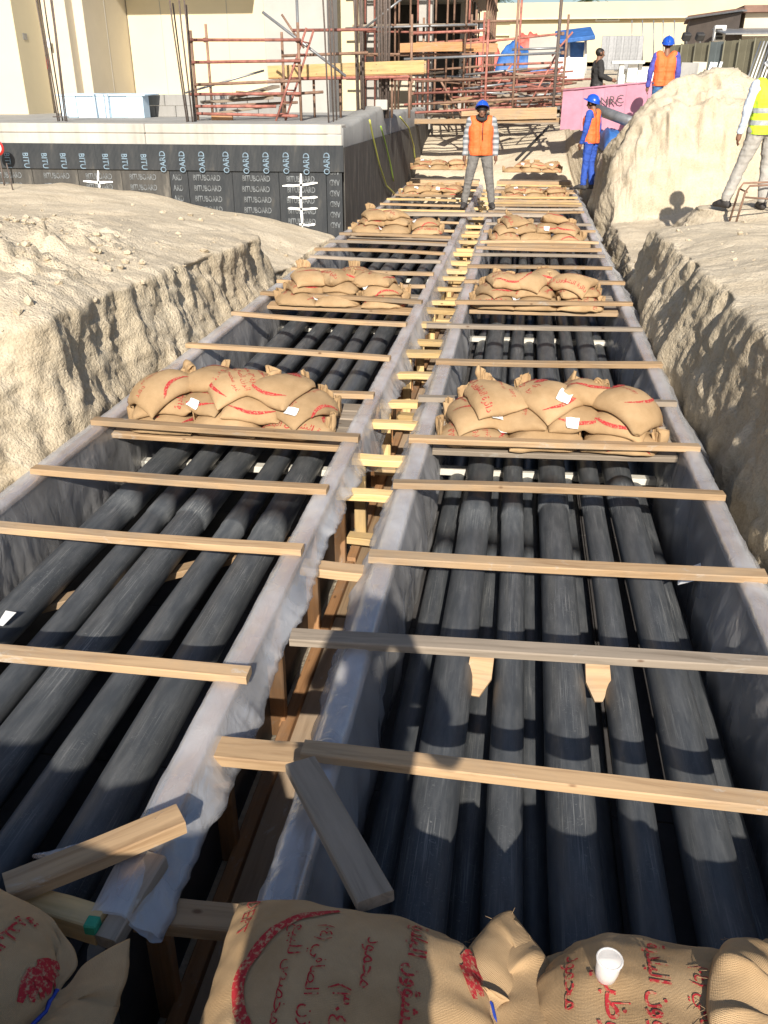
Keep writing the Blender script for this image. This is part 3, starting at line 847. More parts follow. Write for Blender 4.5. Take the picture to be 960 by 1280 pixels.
sheet('plastic_sheet', -0.97, 1, lambda y: 0.055 + 0.20 * math.exp(-((y - 5.1) / 0.4) ** 2) + 0.11 / (1 + math.exp(-(y - 6) * 4)) + 0.05 * math.exp(-((y - 2.2) / 0.3) ** 2), 'clear plastic sheet over the right rim of the left trough, facing the timber channel', seed=4.1)
sheet('plastic_sheet', -0.46, -1, lambda y: 0.12 + 0.34 * math.exp(-max(0, y - 1.4) / 0.45), 'clear plastic sheet over the left rim of the right trough, facing the timber channel', seed=8.7, bulge=0.05)
sheet('plastic_sheet', 1.05, 1, lambda y: 0.12 + 0.22 * math.exp(-((y - 4.6) / 0.5) ** 2) + 0.12 * math.exp(-((y - 6.4) / 0.8) ** 2), 'clear plastic sheet over the right rim of the right trough, beside the sand bank', seed=12.9, bulge=0.06, end_flare=0.8)
# torn end of sheet hanging over the plank at the near end of the left trough
def flap():
    vs, fs = [], []
    n, m = 14, 8
    for i in range(n):
        for j in range(m):
            s, t = i / (n - 1), j / (m - 1)
            w = 0.11 * (1 - 0.75 * s)
            x = -0.885 - 0.30 * s + (t - 0.5) * w * 0.55
            y = 1.70 - 0.17 * s + (t - 0.5) * w * 1.2
            z = 0.035 - 0.03 * math.sin(s * 3.1) + 0.022 * math.sin(t * 5 + s * 7) + 0.03 * (1 - s) * math.sin(t * 3.1)
            vs.append((x, y, z))
    for i in range(n - 1):
        for j in range(m - 1):
            fs.append((i*m + j, i*m + j + 1, (i+1)*m + j + 1, (i+1)*m + j))
    o = from_data('plastic_strip', vs, fs, 'plastic', None, True)
    tag(o, 'torn tail of clear plastic twisted over the near plank end, left trough', 'plastic strip')
flap()

# ------------------------------------------------------------------ ducts (long black pipes)
def pipe(x, z, r, label, joints, y0=1.46, y1=20.9, wob=0.0, group='black ducts in the troughs'):
    pts, rad = [], []
    ys = sorted(set([y0 + 0.45 * k for k in range(int((y1 - y0) / 0.45) + 1)] + [y1]))
    for j in joints: ys += [j - 0.10, j - 0.098, j + 0.098, j + 0.10]
    for y in sorted(ys):
        pts.append((x + wob * math.sin(y * 0.55 + x * 9) + 0.004 * math.sin(y * 2.1 + x), y, z + 0.006 * math.sin(y * 0.9 + x * 5)))
        rad.append(r * (1.055 if any(abs(y - j) < 0.099 for j in joints) else 1.0))
    # shell with an open, visible wall thickness at both ends
    seg = 20
    vs, fs = [], []
    def ring(p, rr):
        b = len(vs)
        for k in range(seg):
            a = 2 * math.pi * k / seg
            vs.append((p[0] + rr * math.cos(a), p[1], p[2] + rr * math.sin(a)))
        return b
    rings = [ring((pts[0][0], pts[0][1] + 0.3, pts[0][2]), r * 0.86), ring(pts[0], r * 0.86)] + [ring(p, q) for p, q in zip(pts, rad)] + [ring(pts[-1], r * 0.86), ring((pts[-1][0], pts[-1][1] - 0.3, pts[-1][2]), r * 0.86)]
    for a, b in zip(rings[:-1], rings[1:]):
        for k in range(seg):
            fs.append((a + k, b + k, b + (k+1) % seg, a + (k+1) % seg))
    o = from_data('duct_pipe', vs, fs, 'pipe', None, True)
    return tag(o, label, 'pipe', group)
ORD = ['first', 'second', 'third', 'fourth', 'fifth']
R_TOP = [(-0.155, .087), (0.075, .064), (0.325, .087), (0.54, .064), (0.735, .087)]
L_TOP = [(-2.26, .089), (-1.99, .068), (-1.755, .089), (-1.515, .068), (-1.28, .089)]
for k, (x, r) in enumerate(R_TOP):
    pipe(x, -0.325 - (.087 - r) * 0.3, r, '%s black duct pipe, upper layer, %s from the left in the right trough' % ('thick' if r > .075 else 'thin', ORD[k]), [4.55 + 0.1 * k, 10.5, 16.4], wob=0.013)
for k, (x, r) in enumerate(L_TOP):
    pipe(x, -0.325 - (.087 - r) * 0.3, r, '%s black duct pipe, upper layer, %s from the left in the left trough' % ('thick' if r > .075 else 'thin', ORD[k]), [4.42 - 0.06 * k, 10.2, 16.0], wob=0.015)
for k, x in enumerate((-0.30, -0.04, 0.185, 0.425, 0.885)):
    pipe(x, -0.495, 0.070, 'dusty black duct pipe, lower layer, %s from the left in the right trough' % ORD[k], [4.3, 9.9, 15.8], wob=0.012)
for k, x in enumerate((-2.38, -2.10, -1.86, -1.62, -1.13)):
    pipe(x, -0.495, 0.070, 'dusty black duct pipe, lower layer, %s from the left in the left trough' % ORD[k], [4.6, 9.7, 15.5], wob=0.012)

# ------------------------------------------------------------------ sandbags: sewn cloth bags filled and slumped onto what lies below
def arab(s):
    F = {'ا': ('FE8D','FE8E',0,0), 'أ': ('FE83','FE84',0,0), 'ب': ('FE8F','FE90','FE91','FE92'), 'ة': ('FE93','FE94',0,0), 'ت': ('FE95','FE96','FE97','FE98'), 'د': ('FEA9','FEAA',0,0), 'ر': ('FEAD','FEAE',0,0), 'ز': ('FEAF','FEB0',0,0), 'ش': ('FEB5','FEB6','FEB7','FEB8'), 'ص': ('FEB9','FEBA','FEBB','FEBC'), 'خ': ('FEA5','FEA6','FEA7','FEA8'), 'ح': ('FEA1','FEA2','FEA3','FEA4'), 'ل': ('FEDD','FEDE','FEDF','FEE0'), 'م': ('FEE1','FEE2','FEE3','FEE4'), 'ن': ('FEE5','FEE6','FEE7','FEE8'), 'و': ('FEED','FEEE',0,0), 'ؤ': ('FE85','FE86',0,0), 'ي': ('FEF1','FEF2','FEF3','FEF4'), 'ئ': ('FE89','FE8A','FE8B','FE8C'), 'غ': ('FECD','FECE','FECF','FED0'), 'ع': ('FEC9','FECA','FECB','FECC'), 'ف': ('FED1','FED2','FED3','FED4'), 'ظ': ('FEC5','FEC6','FEC7','FEC8'), 'س': ('FEB1','FEB2','FEB3','FEB4'), 'ى': ('FEEF','FEF0',0,0)}
    out = []
    for i, c in enumerate(s):
        if c not in F:
            out.append({'(': ')', ')': '('}.get(c, c)); continue
        p = i > 0 and s[i-1] in F and F[s[i-1]][2] != 0
        nx = i < len(s) - 1 and s[i+1] in F and F[c][2] != 0
        out.append(chr(int(F[c][(3 if nx else 1) if p else (2 if nx else 0)], 16)))
    return ''.join(reversed(out))

def text_tris(body, size, res=1, bold=0.0):
    """flat text as (verts, tris) centred on the origin, cut small enough to lie on a curved surface"""
    cu = bpy.data.curves.new('text', 'FONT')
    cu.body = body; cu.size = size; cu.resolution_u = res; cu.offset = bold
    cu.align_x = 'CENTER'; cu.align_y = 'CENTER'
    o = bpy.data.objects.new('text', cu)
    COL.objects.link(o)
    bpy.context.view_layer.update()
    me = bpy.data.meshes.new_from_object(o)
    bpy.data.objects.remove(o)
    bm = bmesh.new(); bm.from_mesh(me)
    bmesh.ops.triangulate(bm, faces=bm.faces)
    v = np.array([q.co[:2] for q in bm.verts]); f = np.array([[q.index for q in t.verts] for t in bm.faces])
    bm.free()
    return v, f

def ribbon(pts, widths):
    pts = np.array(pts, float); n = len(pts)
    t = np.gradient(pts, axis=0); t /= np.linalg.norm(t, axis=1, keepdims=True) + 1e-9
    nn = np.stack([-t[:, 1], t[:, 0]], 1); w = np.array(widths)[:, None] / 2
    v = np.concatenate([pts + nn * w, pts - nn * w])
    f = [(i, i + 1, n + i + 1) for i in range(n - 1)] + [(i, n + i + 1, n + i) for i in range(n - 1)]
    return v, np.array(f)

def merge2(parts):
    V, F, b = [], [], 0
    for v, f in parts:
        V.append(v); F.append(f + b); b += len(v)
    return np.concatenate(V), np.concatenate(F)

def xf2(vf, dx, dy, rot=0.0, sc=1.0):
    v, f = vf
    c, s = math.cos(rot), math.sin(rot)
    return v @ np.array([[c, s], [-s, c]]) * sc + np.array([dx, dy]), f

# print layouts in bag metres: x across the bag, y from the closed bottom (0) to the neck
T_BOLD = text_tris(arab('دائرة الشؤون البلدية'), 0.075, 1, 0.0012)
T_S1 = text_tris(arab('غير مخصص للبيع'), 0.046)
T_S2 = text_tris(arab('الوزن الصافي (٤٠)'), 0.046)
T_S3 = text_tris('(٣٠٤)', 0.05)
T_S4 = text_tris(arab('محمود'), 0.045)
T_AD = text_tris(arab('أبوظبي'), 0.07, 1, 0.001)
T_EN = text_tris('DEPT', 0.032)
arc_pts = [(-0.155 + 0.31 * t, 0.115 - 0.075 * math.sin(math.pi * (0.08 + 0.84 * t))) for t in np.linspace(0, 1, 22)]
arc_w = [0.004 + 0.018 * math.sin(math.pi * t) for t in np.linspace(0, 1, 22)]
ARC = ribbon(arc_pts, arc_w)
def logo(seed):
    r = random.Random(seed); parts = []
    for k in range(7):
        a = -0.6 + k * 0.32
        p = [(0.0 + 0.07 * t * math.cos(a + 1.2), 0.0 + 0.055 * t * math.sin(a + 1.2)) for t in np.linspace(0.1, 1, 6)]
        parts.append(ribbon(p, [0.008 + 0.014 * math.sin(3 * t) * r.uniform(.6, 1) for t in np.linspace(0.1, 1, 6)]))
    return merge2(parts)
LOGO = logo(4)
PR_A = merge2([ARC, xf2(T_S1, -0.01, 0.17), xf2(T_S2, 0.0, 0.225), xf2(T_S3, 0.06, 0.275), xf2(T_S4, -0.06, 0.28), xf2(T_BOLD, 0, 0.36, 0, 0.62), xf2(T_EN, -0.13, 0.07)])
PR_B = merge2([xf2(T_BOLD, 0.115, 0.25, RAD(90), 0.80), xf2(ARC, -0.02, 0.16, 0, 0.8), xf2(T_S4, -0.05, 0.30, RAD(90), 0.8), xf2(LOGO, -0.03, 0.36)])
PR_C = merge2([xf2(T_BOLD, -0.115, 0.25, RAD(-90), 0.80), xf2(ARC, 0.12, 0.24, RAD(-75), 0.95), xf2(T_S1, 0.02, 0.26, RAD(-90), 0.6), xf2(T_EN, 0.05, 0.12, RAD(-90))])
PR_D = merge2([ARC, xf2(LOGO, 0.05, 0.27), xf2(T_S3, -0.07, 0.25), xf2(T_AD, 0, 0.36, 0, 0.8)])
PRINTS = [PR_A, PR_B, PR_C, PR_D]

class Cloth:
    def __init__(s, nu, nv, L, W, tie):
        s.nu, s.nv, s.L, s.W, s.tie = nu, nv, L, W, tie
        idt = np.arange(nu * nv).reshape(nu, nv)
        idb = idt.copy(); c = nu * nv
        for i in range(nu):
            for j in range(nv):
                if 0 < i < nu - 1 and 0 < j < nv - 1:
                    idb[i, j] = c; c += 1
        s.idt, s.idb, s.n = idt, idb, c
        u = np.linspace(0, L, nu); v = np.linspace(-W/2, W/2, nv)
        uu, vv = np.meshgrid(u, v, indexing='ij')
        s.rest2 = np.zeros((c, 2)); s.sgn = np.zeros(c)
        s.rest2[idt.ravel()] = np.stack([uu.ravel(), vv.ravel()], 1)
        s.rest2[idb.ravel()] = np.stack([uu.ravel(), vv.ravel()], 1)
        s.sgn[idb.ravel()] = -1; s.sgn[idt.ravel()] = 1
        bound = np.concatenate([idt[0], idt[-1], idt[:, 0], idt[:, -1]]); s.sgn[bound] = 0
        s.sgn_bound = bound
        E = {}
        def add(a, b, l, k):
            if a != b: E[(min(a, b), max(a, b))] = (l, k)
        du, dv = L / (nu - 1), W / (nv - 1)
        for g in (idt, idb):
            for i in range(nu):
                sq = 0.17 if i == tie else (0.42 if abs(i - tie) == 1 else (0.75 if abs(i - tie) == 2 else 1.0))
                for j in range(nv):
                    if i < nu - 1: add(g[i, j], g[i+1, j], du, 1.0)
                    if j < nv - 1: add(g[i, j], g[i, j+1], dv * sq, 1.0)
                    if i < nu - 1 and j < nv - 1 and abs(i + 0.5 - tie) > 2.6:
                        d = math.hypot(du, dv)
                        add(g[i, j], g[i+1, j+1], d, 0.35); add(g[i+1, j], g[i, j+1], d, 0.35)
        # greedy colouring so that each batch touches a vertex once
        used = [set() for _ in range(c)]; cols = {}
        for (a, b), (l, k) in E.items():
            q = 0
            while q in used[a] or q in used[b]: q += 1
            used[a].add(q); used[b].add(q)
            cols.setdefault(q, []).append((a, b, l, k))
        s.batches = []
        for q in sorted(cols):
            A = cols[q]
            s.batches.append((np.array([x[0] for x in A]), np.array([x[1] for x in A]), np.array([x[2] for x in A]), np.array([x[3] for x in A]) * 0.5))
        T = []
        for i in range(nu - 1):
            for j in range(nv - 1):
                a, b, d, e = idt[i, j], idt[i+1, j], idt[i+1, j+1], idt[i, j+1]
                T += [(a, b, d), (a, d, e)]
                a, b, d, e = idb[i, j], idb[i+1, j], idb[i+1, j+1], idb[i, j+1]
                T += [(a, d, b), (a, e, d)]
        s.tris = np.array(T)
        adj = [[] for _ in range(c)]
        for k, t in enumerate(T):
            for a in t: adj[a].append(k)
        mx = max(map(len, adj))
        s.adj = np.array([a + [len(T)] * (mx - len(a)) for a in adj])
        s.press = (s.rest2[:, 0] < u[tie] - du * 0.5).astype(float)
        s.quads = []
        for g, fl in ((idt, False), (idb, True)):
            for i in range(nu - 1):
                for j in range(nv - 1):
                    q = (g[i, j], g[i+1, j], g[i+1, j+1], g[i, j+1])
                    s.quads.append(tuple(int(x) for x in (q if not fl else q[::-1])))

HX0, HX1, HY0, HY1, HC = -2.9, 1.6, 0.6, 9.8, 0.02
HM = np.full((int((HX1 - HX0) / HC) + 1, int((HY1 - HY0) / HC) + 1), -0.048)

def height_at(x, y):
    fx = np.clip((x - HX0) / HC, 0, HM.shape[0] - 1.001); fy = np.clip((y - HY0) / HC, 0, HM.shape[1] - 1.001)
    i = fx.astype(int); j = fy.astype(int); a = fx - i; b = fy - j
    return HM[i, j] * (1-a) * (1-b) + HM[i+1, j] * a * (1-b) + HM[i, j+1] * (1-a) * b + HM[i+1, j+1] * a * b

def simulate(cl, poses, vol, steps=95, iters=5, half=None, tuft=-0.10):
    """poses: (x, y, yaw of the neck direction, tilt); returns world points (B, n, 3)"""
    B = len(poses)
    X = np.zeros((B, cl.n, 3))
    cen = 0.43 * cl.L
    rs = np.random.RandomState(11)
    axis = []
    for b, (px, py, yaw, tilt) in enumerate(poses):
        c, s_ = math.cos(yaw), math.sin(yaw)
        axis.append((-s_, c))
        u = cl.rest2[:, 0] - cen; v = cl.rest2[:, 1]
        X[b, :, 0] = px + c * u - s_ * v
        X[b, :, 1] = py + s_ * u + c * v
        z0 = height_at(X[b, :, 0], X[b, :, 1])
        top = np.percentile(z0, 92)
        X[b, :, 2] = top + 0.05 + tilt * v + cl.sgn * 0.02 * np.clip(1 - (2 * v / cl.W) ** 2, 0, 1) + rs.randn(cl.n) * 0.002
    V = np.zeros_like(X)
    dt = 1 / 60.0
    axis = np.array(axis)
    ctr = np.array([(p[0], p[1]) for p in poses])
    vols = vol * rs.uniform(0.9, 1.1, B)
    for st in range(steps):
        tri = X[:, cl.tris]
        nrm = np.cross(tri[:, :, 1] - tri[:, :, 0], tri[:, :, 2] - tri[:, :, 0]) * 0.5
        vcur = np.einsum('btk,btk->b', nrm, tri.mean(2) - X.mean(1)[:, None]) / 3
        p = np.clip(vols * min(1, 0.3 + st / 35) / np.maximum(vcur, 1e-4) - 1, -0.2, 2.5)
        nn = np.concatenate([nrm, np.zeros((B, 1, 3))], 1)[:, cl.adj].sum(2) / 3
        acc = nn * (p[:, None, None] * 34000.0 * cl.press[None, :, None])
        acc[..., 2] -= 9.8 * np.where(cl.rest2[:, 0] > cl.L * cl.tie / (cl.nu - 1), tuft, 1.0)[None, :]
        V = (V + np.clip(acc, -160, 160) * dt) * 0.93
        Xn = X + V * dt
        for it in range(iters):
            for a, b, l, k in cl.batches:
                d = Xn[:, a] - Xn[:, b]
                ln = np.sqrt((d * d).sum(-1)) + 1e-9
                g = d * ((k * (ln - l) / ln)[..., None])
                Xn[:, a] -= g; Xn[:, b] += g
            h = height_at(Xn[..., 0], Xn[..., 1]) + 0.004
            under = Xn[..., 2] < h
            Xn[..., 2] = np.where(under, h, Xn[..., 2])
            if half is not None:       # neighbours hold the sides
                rel = (Xn[..., 0] - ctr[:, 0, None]) * axis[:, 0, None] + (Xn[..., 1] - ctr[:, 1, None]) * axis[:, 1, None]
                over = rel - np.clip(rel, -half, half)
                body = cl.press[None, :]
                Xn[..., 0] -= over * axis[:, 0, None] * body; Xn[..., 1] -= over * axis[:, 1, None] * body
        fr = np.where(under, 0.25, 1.0)[..., None]
        Xn[..., :2] = X[..., :2] + (Xn[..., :2] - X[..., :2]) * fr
        V = (Xn - X) / dt
        X = Xn
    # creases: cloth gathered towards the tie and the bottom seam, soft dents elsewhere
    L, W = cl.L, cl.W
    u, v = cl.rest2[:, 0], cl.rest2[:, 1]
    ut = L * cl.tie / (cl.nu - 1)
    gath = np.exp(-np.abs(u - ut) / (0.22 * L)) + 0.6 * np.exp(-u / (0.12 * L))
    du = L / (cl.nu - 1)
    for b in range(B):
        for g in (cl.idt, cl.idb):             # the mouth of each bag flares out beyond its tie
            for i in range(cl.tie + 1, cl.nu):
                row = np.unique(np.concatenate([cl.idt[i], cl.idb[i]]))
                if g is cl.idb: continue
                c0 = X[b][row].mean(0); k = (i - cl.tie) / (cl.nu - 1 - cl.tie)
                rad = X[b][row] - c0
                wob = fbm(np.stack([v[row] * 16, cl.sgn[row] * 2 + k * 1.5, row * 0 + 3.3 * b], 1), 3, .55)
                X[b][row] = c0 + rad * (1 + .25 * k) + (rad / (np.linalg.norm(rad, axis=1, keepdims=True) + .01)) * (wob * .030 * k)[:, None] + np.array([0, 0, .035]) * (cl.sgn[row] * math.sin(k * 2.6) * np.clip(1 - (2 * v[row] / W) ** 2, 0, 1))[:, None] + np.array([0, 0, 0.02]) * (wob * k)[:, None]
        X[b, :, 2] = np.maximum(X[b, :, 2], height_at(X[b, :, 0], X[b, :, 1]) + .003)
    for b in range(B):
        tri = X[b][cl.tris]
        nr = np.cross(tri[:, 1] - tri[:, 0], tri[:, 2] - tri[:, 0])
        vn = np.concatenate([nr, np.zeros((1, 3))])[cl.adj].sum(1); vn /= np.linalg.norm(vn, axis=1, keepdims=True) + 1e-9
        ph = 7.7 * b
        fold = fbm(np.stack([u * 5 + ph, v * 42 / (1 + 2 * gath) * (1 + gath), cl.sgn * 3 + ph], 1), 3, .5, True)
        dent = fbm(np.stack([u * 7 + ph, v * 7, cl.sgn * 5 + ph], 1), 3, .55)
        X[b] += vn * (fold * (0.017 if cl.nu > 40 else 0.011) * gath + dent * (0.020 if cl.nu > 40 else 0.013))[:, None] * np.where(np.abs(cl.sgn) > 0, 1, .4)[:, None]
    return X

def stamp(cl, X):
    for b in range(len(X)):
        g = X[b][cl.idt]
        for a in np.linspace(0, 0.8, 4):
            for c in np.linspace(0, 0.8, 4):
                q = g[:-1, :-1] * (1-a) * (1-c) + g[1:, :-1] * a * (1-c) + g[:-1, 1:] * (1-a) * c + g[1:, 1:] * a * c
                i = np.clip(((q[..., 0] - HX0) / HC + 0.5).astype(int), 0, HM.shape[0] - 1)
                j = np.clip(((q[..., 1] - HY0) / HC + 0.5).astype(int), 0, HM.shape[1] - 1)
                np.maximum.at(HM, (i.ravel(), j.ravel()), q[..., 2].ravel())

def bag_surface(cl, X, xy):
    """points of the upper face at print coordinates (x across, y along), with outward normals"""
    g = X[cl.idt]
    fu = np.clip(xy[:, 1] / cl.L * (cl.nu - 1), 0.01, cl.nu - 1.01); fv = np.clip((cl.W/2 - xy[:, 0]) / cl.W * (cl.nv - 1), 0.01, cl.nv - 1.01)
    i = fu.astype(int); j = fv.astype(int); a = (fu - i)[:, None]; b = (fv - j)[:, None]
    p = g[i, j] * (1-a) * (1-b) + g[i+1, j] * a * (1-b) + g[i, j+1] * (1-a) * b + g[i+1, j+1] * a * b
    du = (g[i+1, j] - g[i, j]) * (1-b) + (g[i+1, j+1] - g[i, j+1]) * b
    dv = (g[i, j+1] - g[i, j]) * (1-a) + (g[i+1, j+1] - g[i+1, j]) * a
    n = np.cross(du, dv); n /= np.linalg.norm(n, axis=1, keepdims=True) + 1e-9
    return p, n

def make_bag(cl, X, label, group, pr=None, tie_mat='string_tan', tag_at=None, fringe=0, sub=1):
    c = Vector((float(X[:, 0].mean()), float(X[:, 1].mean()), float(X[:, 2].min())))
    t = thing('sandbag', c, label, 'sandbag', group)
    me = bpy.data.meshes.new('bag_cloth')
    me.from_pydata([tuple(map(float, p)) for p in X], [], cl.quads)
    uv = me.uv_layers.new(name='UVMap')
    li = np.empty(len(me.loops), np.int32); me.loops.foreach_get('vertex_index', li)
    uv.data.foreach_set('uv', cl.rest2[li].astype(np.float32).ravel())
    body = mesh_obj('bag_cloth', me, 'burlap', t, True)
    if sub:
        sm = body.modifiers.new('subdivision', 'SUBSURF'); sm.levels = sub; sm.render_levels = sub
    ring = np.concatenate([X[cl.idt[cl.tie]], X[cl.idb[cl.tie]][-2:0:-1]])
    ce = ring.mean(0)
    rr = np.array([np.linalg.norm(p - ce) for p in ring])
    ring2 = [ce + (p - ce) * (max(r, 0.016) + 0.004) / max(r, 1e-4) for p, r in zip(ring, rr)][::2]
    tube('tie_string', ring2, 0.0035 if tie_mat == 'string_tan' else 0.0055, tie_mat, t, 5, closed=True)
    if tie_mat == 'string_blue':
        e = Vector(ring2[int(np.argmax([p[2] for p in ring2]))])
        for sg in (-1, 1):
            tube('tie_end', [e, e + Vector((.02 * sg, -.03, .012)), e + Vector((.035 * sg, -.075, -.005)), e + Vector((.03 * sg, -.115, -.03))], .004, tie_mat, t, 5)
    if pr is not None:
        v, f = pr
        p, n = bag_surface(cl, X, v)
        from_data('printed_lettering', p + n * 0.0028, f.tolist(), 'ink', t, True)
    if tag_at is not None:
        cx, cy, w, h, rot = tag_at
        gx = np.array([(x * math.cos(rot) - y * math.sin(rot) + cx, x * math.sin(rot) + y * math.cos(rot) + cy) for y in np.linspace(-h/2, h/2, 4) for x in np.linspace(-w/2, w/2, 4)])
        p, n = bag_surface(cl, X, gx)
        lift = np.array([0.006 + 0.018 * abs(q) for q in np.linspace(-1, 1, 16)])[:, None]
        from_data('paper_tag', p + n * lift, [(r*4 + k, r*4 + k + 1, r*4 + k + 5, r*4 + k + 4) for r in range(3) for k in range(3)], 'paper', t)
    for k in range(fringe):            # frayed threads at the open mouth
        j = rnd.randrange(cl.nv)
        a = X[cl.idt[-1, j]]; d = X[cl.idt[-1, j]] - X[cl.idt[-3, j]]; d = d / (np.linalg.norm(d) + 1e-9)
        q = np.array([rnd.uniform(-.5, .5) for _ in range(3)])
        tube('loose_thread', [a - d * 0.008, a + d * rnd.uniform(.004, .016) + q * 0.012, a + d * rnd.uniform(.006, .018) + q * 0.016], 0.0005, 'string_tan', t, 4)
    return t

# pile templates: rows relative to (x centre of the trough, y of the front batten)
CL = Cloth(30, 19, 0.64, 0.41, 23)
HPI = math.pi / 2
def pile(layers, cx, y, flip, jit):
    r = random.Random(jit)
    out = []
    for L in layers:
        row = []
        for (dx, dy, yaw, tilt) in L:
            d = (-dx if flip else dx) * 0.93
            ya = math.pi - yaw if flip else yaw
            row.append((cx + d + r.uniform(-.02, .02), y + dy + r.uniform(-.015, .015), ya + r.uniform(-.15, .15), tilt))
        out.append(row)
    return out
LAY_A = [[(-.50, .12, math.pi, 0), (.02, .12, 0.1, 0), (.50, .12, 0, 0), (-.48, .47, math.pi, 0), (.02, .47, 0, 0), (.49, .47, 0, 0)],
         [(-.50, .27, HPI + .5, 0), (-.16, .25, HPI - .2, 0), (.17, .27, HPI + .3, 0), (.48, .25, HPI - .3, 0)],
         [(-.36, .30, HPI + .5, .05), (-.04, .30, HPI + .9, .05), (.20, .36, HPI + .3, 0), (.47, .22, HPI + .75, -.1)]]
LAY_B = [[(-.50, .12, math.pi, 0), (.02, .12, 0.1, 0), (.50, .12, 0, 0), (-.48, .47, math.pi, 0), (.02, .47, 0, 0), (.49, .47, 0, 0)],
         [(-.47, .28, HPI + .6, 0), (-.06, .26, 2.9, 0), (.46, .26, .15, 0), (.10, .50, 0, 0)],
         [(-.40, .30, HPI + .4, 0), (-.16, .30, HPI + 1.0, 0), (.30, .27, 2.85, 0), (.08, .45, HPI + .2, 0)]]
PILES = [('right', 'nearest', pile(LAY_A, 0.26, 4.95, False, 1)), ('left', 'nearest', pile(LAY_A, -1.76, 4.90, True, 2)),
         ('right', 'second', pile(LAY_B, 0.24, 8.70, False, 3)), ('left', 'second', pile(LAY_B, -1.76, 8.58, False, 4))]
ROWN = ['bottom layer', 'middle layer', 'top layer']
sim = {}
for lay in range(3):
    poses, who = [], []
    for pi, (side, nm, P) in enumerate(PILES):
        for k, q in enumerate(P[lay]):
            poses.append(q); who.append((pi, k))
    X = simulate(CL, poses, 0.0235, half=0.195)
    stamp(CL, X)
    for w, x in zip(who, X): sim[(w[0], lay, w[1])] = x
PNAME = {}
bag_protos = {}
r5 = random.Random(21)
POSN = {6: ['front left', 'front middle', 'front right', 'back left', 'back middle', 'back right'], 4: ['first from the left', 'second from the left', 'third from the left', 'fourth from the left'], 3: ['left', 'middle', 'right'], 2: ['left', 'right']}
def pile_labels(side, nm, poses, lay):
    """name each bag by its rank across the layer (front and back rows for the bottom)"""
    n = len(poses); lab = [None] * n
    if n == 6:
        for grp, off in ((range(3), 0), (range(3, 6), 3)):
            for rank, i in enumerate(sorted(grp, key=lambda i: poses[i][0])): lab[i] = POSN[6][off + rank]
    else:
        for rank, i in enumerate(sorted(range(n), key=lambda i: poses[i][0])): lab[i] = POSN[n][rank]
    return ['burlap sandbag, %s in the %s, %s pile of the %s trough' % (l, ROWN[lay], nm, side) for l in lab]
for pi, (side, nm, P) in enumerate(PILES):
    for lay in range(3):
        labs = pile_labels(side, nm, P[lay], lay)
        for k in range(len(P[lay])):
            show = not (lay == 0 and k >= 3)
            pr = PRINTS[(k + lay + pi) % 4] if show and (lay or k != 1) else None
            tg = None
            if lay == 1 and k in (0, 2) or lay == 0 and k in (0, 1): tg = (r5.uniform(-.1, .1), r5.uniform(.04, .10), .075, .05, r5.uniform(-.5, .5))
            if lay == 2 and k == 1 and pi == 0: tg = (0.0, 0.08, .085, .07, .4)
            t = make_bag(CL, sim[(pi, lay, k)], labs[k], 'sandbag piles across the troughs', pr, 'string_tan', tg)
            bag_protos[(pi, lay, k)] = t

def copy_tree(o, parent=None, delta=Matrix.Identity(4)):
    c = o.copy(); COL.objects.link(c)
    if parent is None: c.matrix_basis = delta @ o.matrix_basis
    else:
        c.parent = parent
        c.matrix_parent_inverse = o.matrix_parent_inverse.copy()
        c.matrix_basis = o.matrix_basis.copy()
    for ch in o.children: copy_tree(ch, c)
    return c
# farther piles reuse the slumped bags, turned and shifted
FAR = [('right', 'third', 0, 0.26, 13.05, [(1, 0), (1, 1), (1, 2), (1, 3), (2, 0), (2, 2), (0, 0), (0, 1), (0, 2)], 0.02, 0.0),
       ('left', 'third', 3, -1.80, 13.15, [(0, 0), (0, 1), (0, 2), (1, 0), (1, 1), (1, 2), (2, 0), (2, 1)], 0.06, 0.0),
       ('right', 'fourth', 2, 0.30, 18.45, [(0, 0), (0, 1), (0, 2), (1, 0), (1, 1), (1, 2)], 0.02, 0.05),
       ('left', 'fourth', 0, -1.82, 18.5, [(0, 0), (0, 1), (0, 2), (1, 0), (1, 1), (1, 2), (1, 3)], 0.02, -0.05),
       ('right', 'farthest', 1, 0.20, 21.25, [(0, 0), (0, 1), (0, 2), (1, 0), (1, 1), (1, 2)], 0.30, 0.0),
       ('left', 'farthest', 2, -1.90, 21.15, [(0, 0), (0, 1), (0, 2), (1, 0), (1, 1), (1, 2)], 0.34, 0.0)]
for side, nm, src, cx, yb, picks, dz, rot in FAR:
    sx, sy = {0: (0.26, 4.95), 1: (-1.76, 4.90), 2: (0.24, 8.70), 3: (-1.76, 8.58)}[src]
    delta = Matrix.Translation((cx, yb, dz)) @ Matrix.Rotation(rot, 4, 'Z') @ Matrix.Translation((-sx, -sy, 0))
    by = {}
    for (lay, k) in picks:
        t = copy_tree(bag_protos[(src, lay, k)], None, delta)
        by.setdefault(lay, []).append(t)
    for lay, L in by.items():
        L.sort(key=lambda o: o.matrix_basis.translation.x)
        n = len(L)
        for r_, t in enumerate(L):
            pos = POSN[n][r_] if n in (2, 3, 4) else 'single'
            t['label'] = 'burlap sandbag, %s in the %s, %s pile of the %s trough' % (pos, ROWN[lay], nm, side)
# stops under the farthest piles
for side, cx in (('right', 0.28), ('left', -1.78)):
    board('lower_plank', (cx - 0.85, 21.08, 0.03), (cx + 0.80, 21.08, 0.03), 0.11, 0.04, 'timber', trough[side], RAD(80))
    board('lower_plank', (cx - 0.80, 21.35, 0.06), (cx + 0.80, 21.35, 0.06), 0.45, 0.04, 'timber_grey', trough[side], 0)

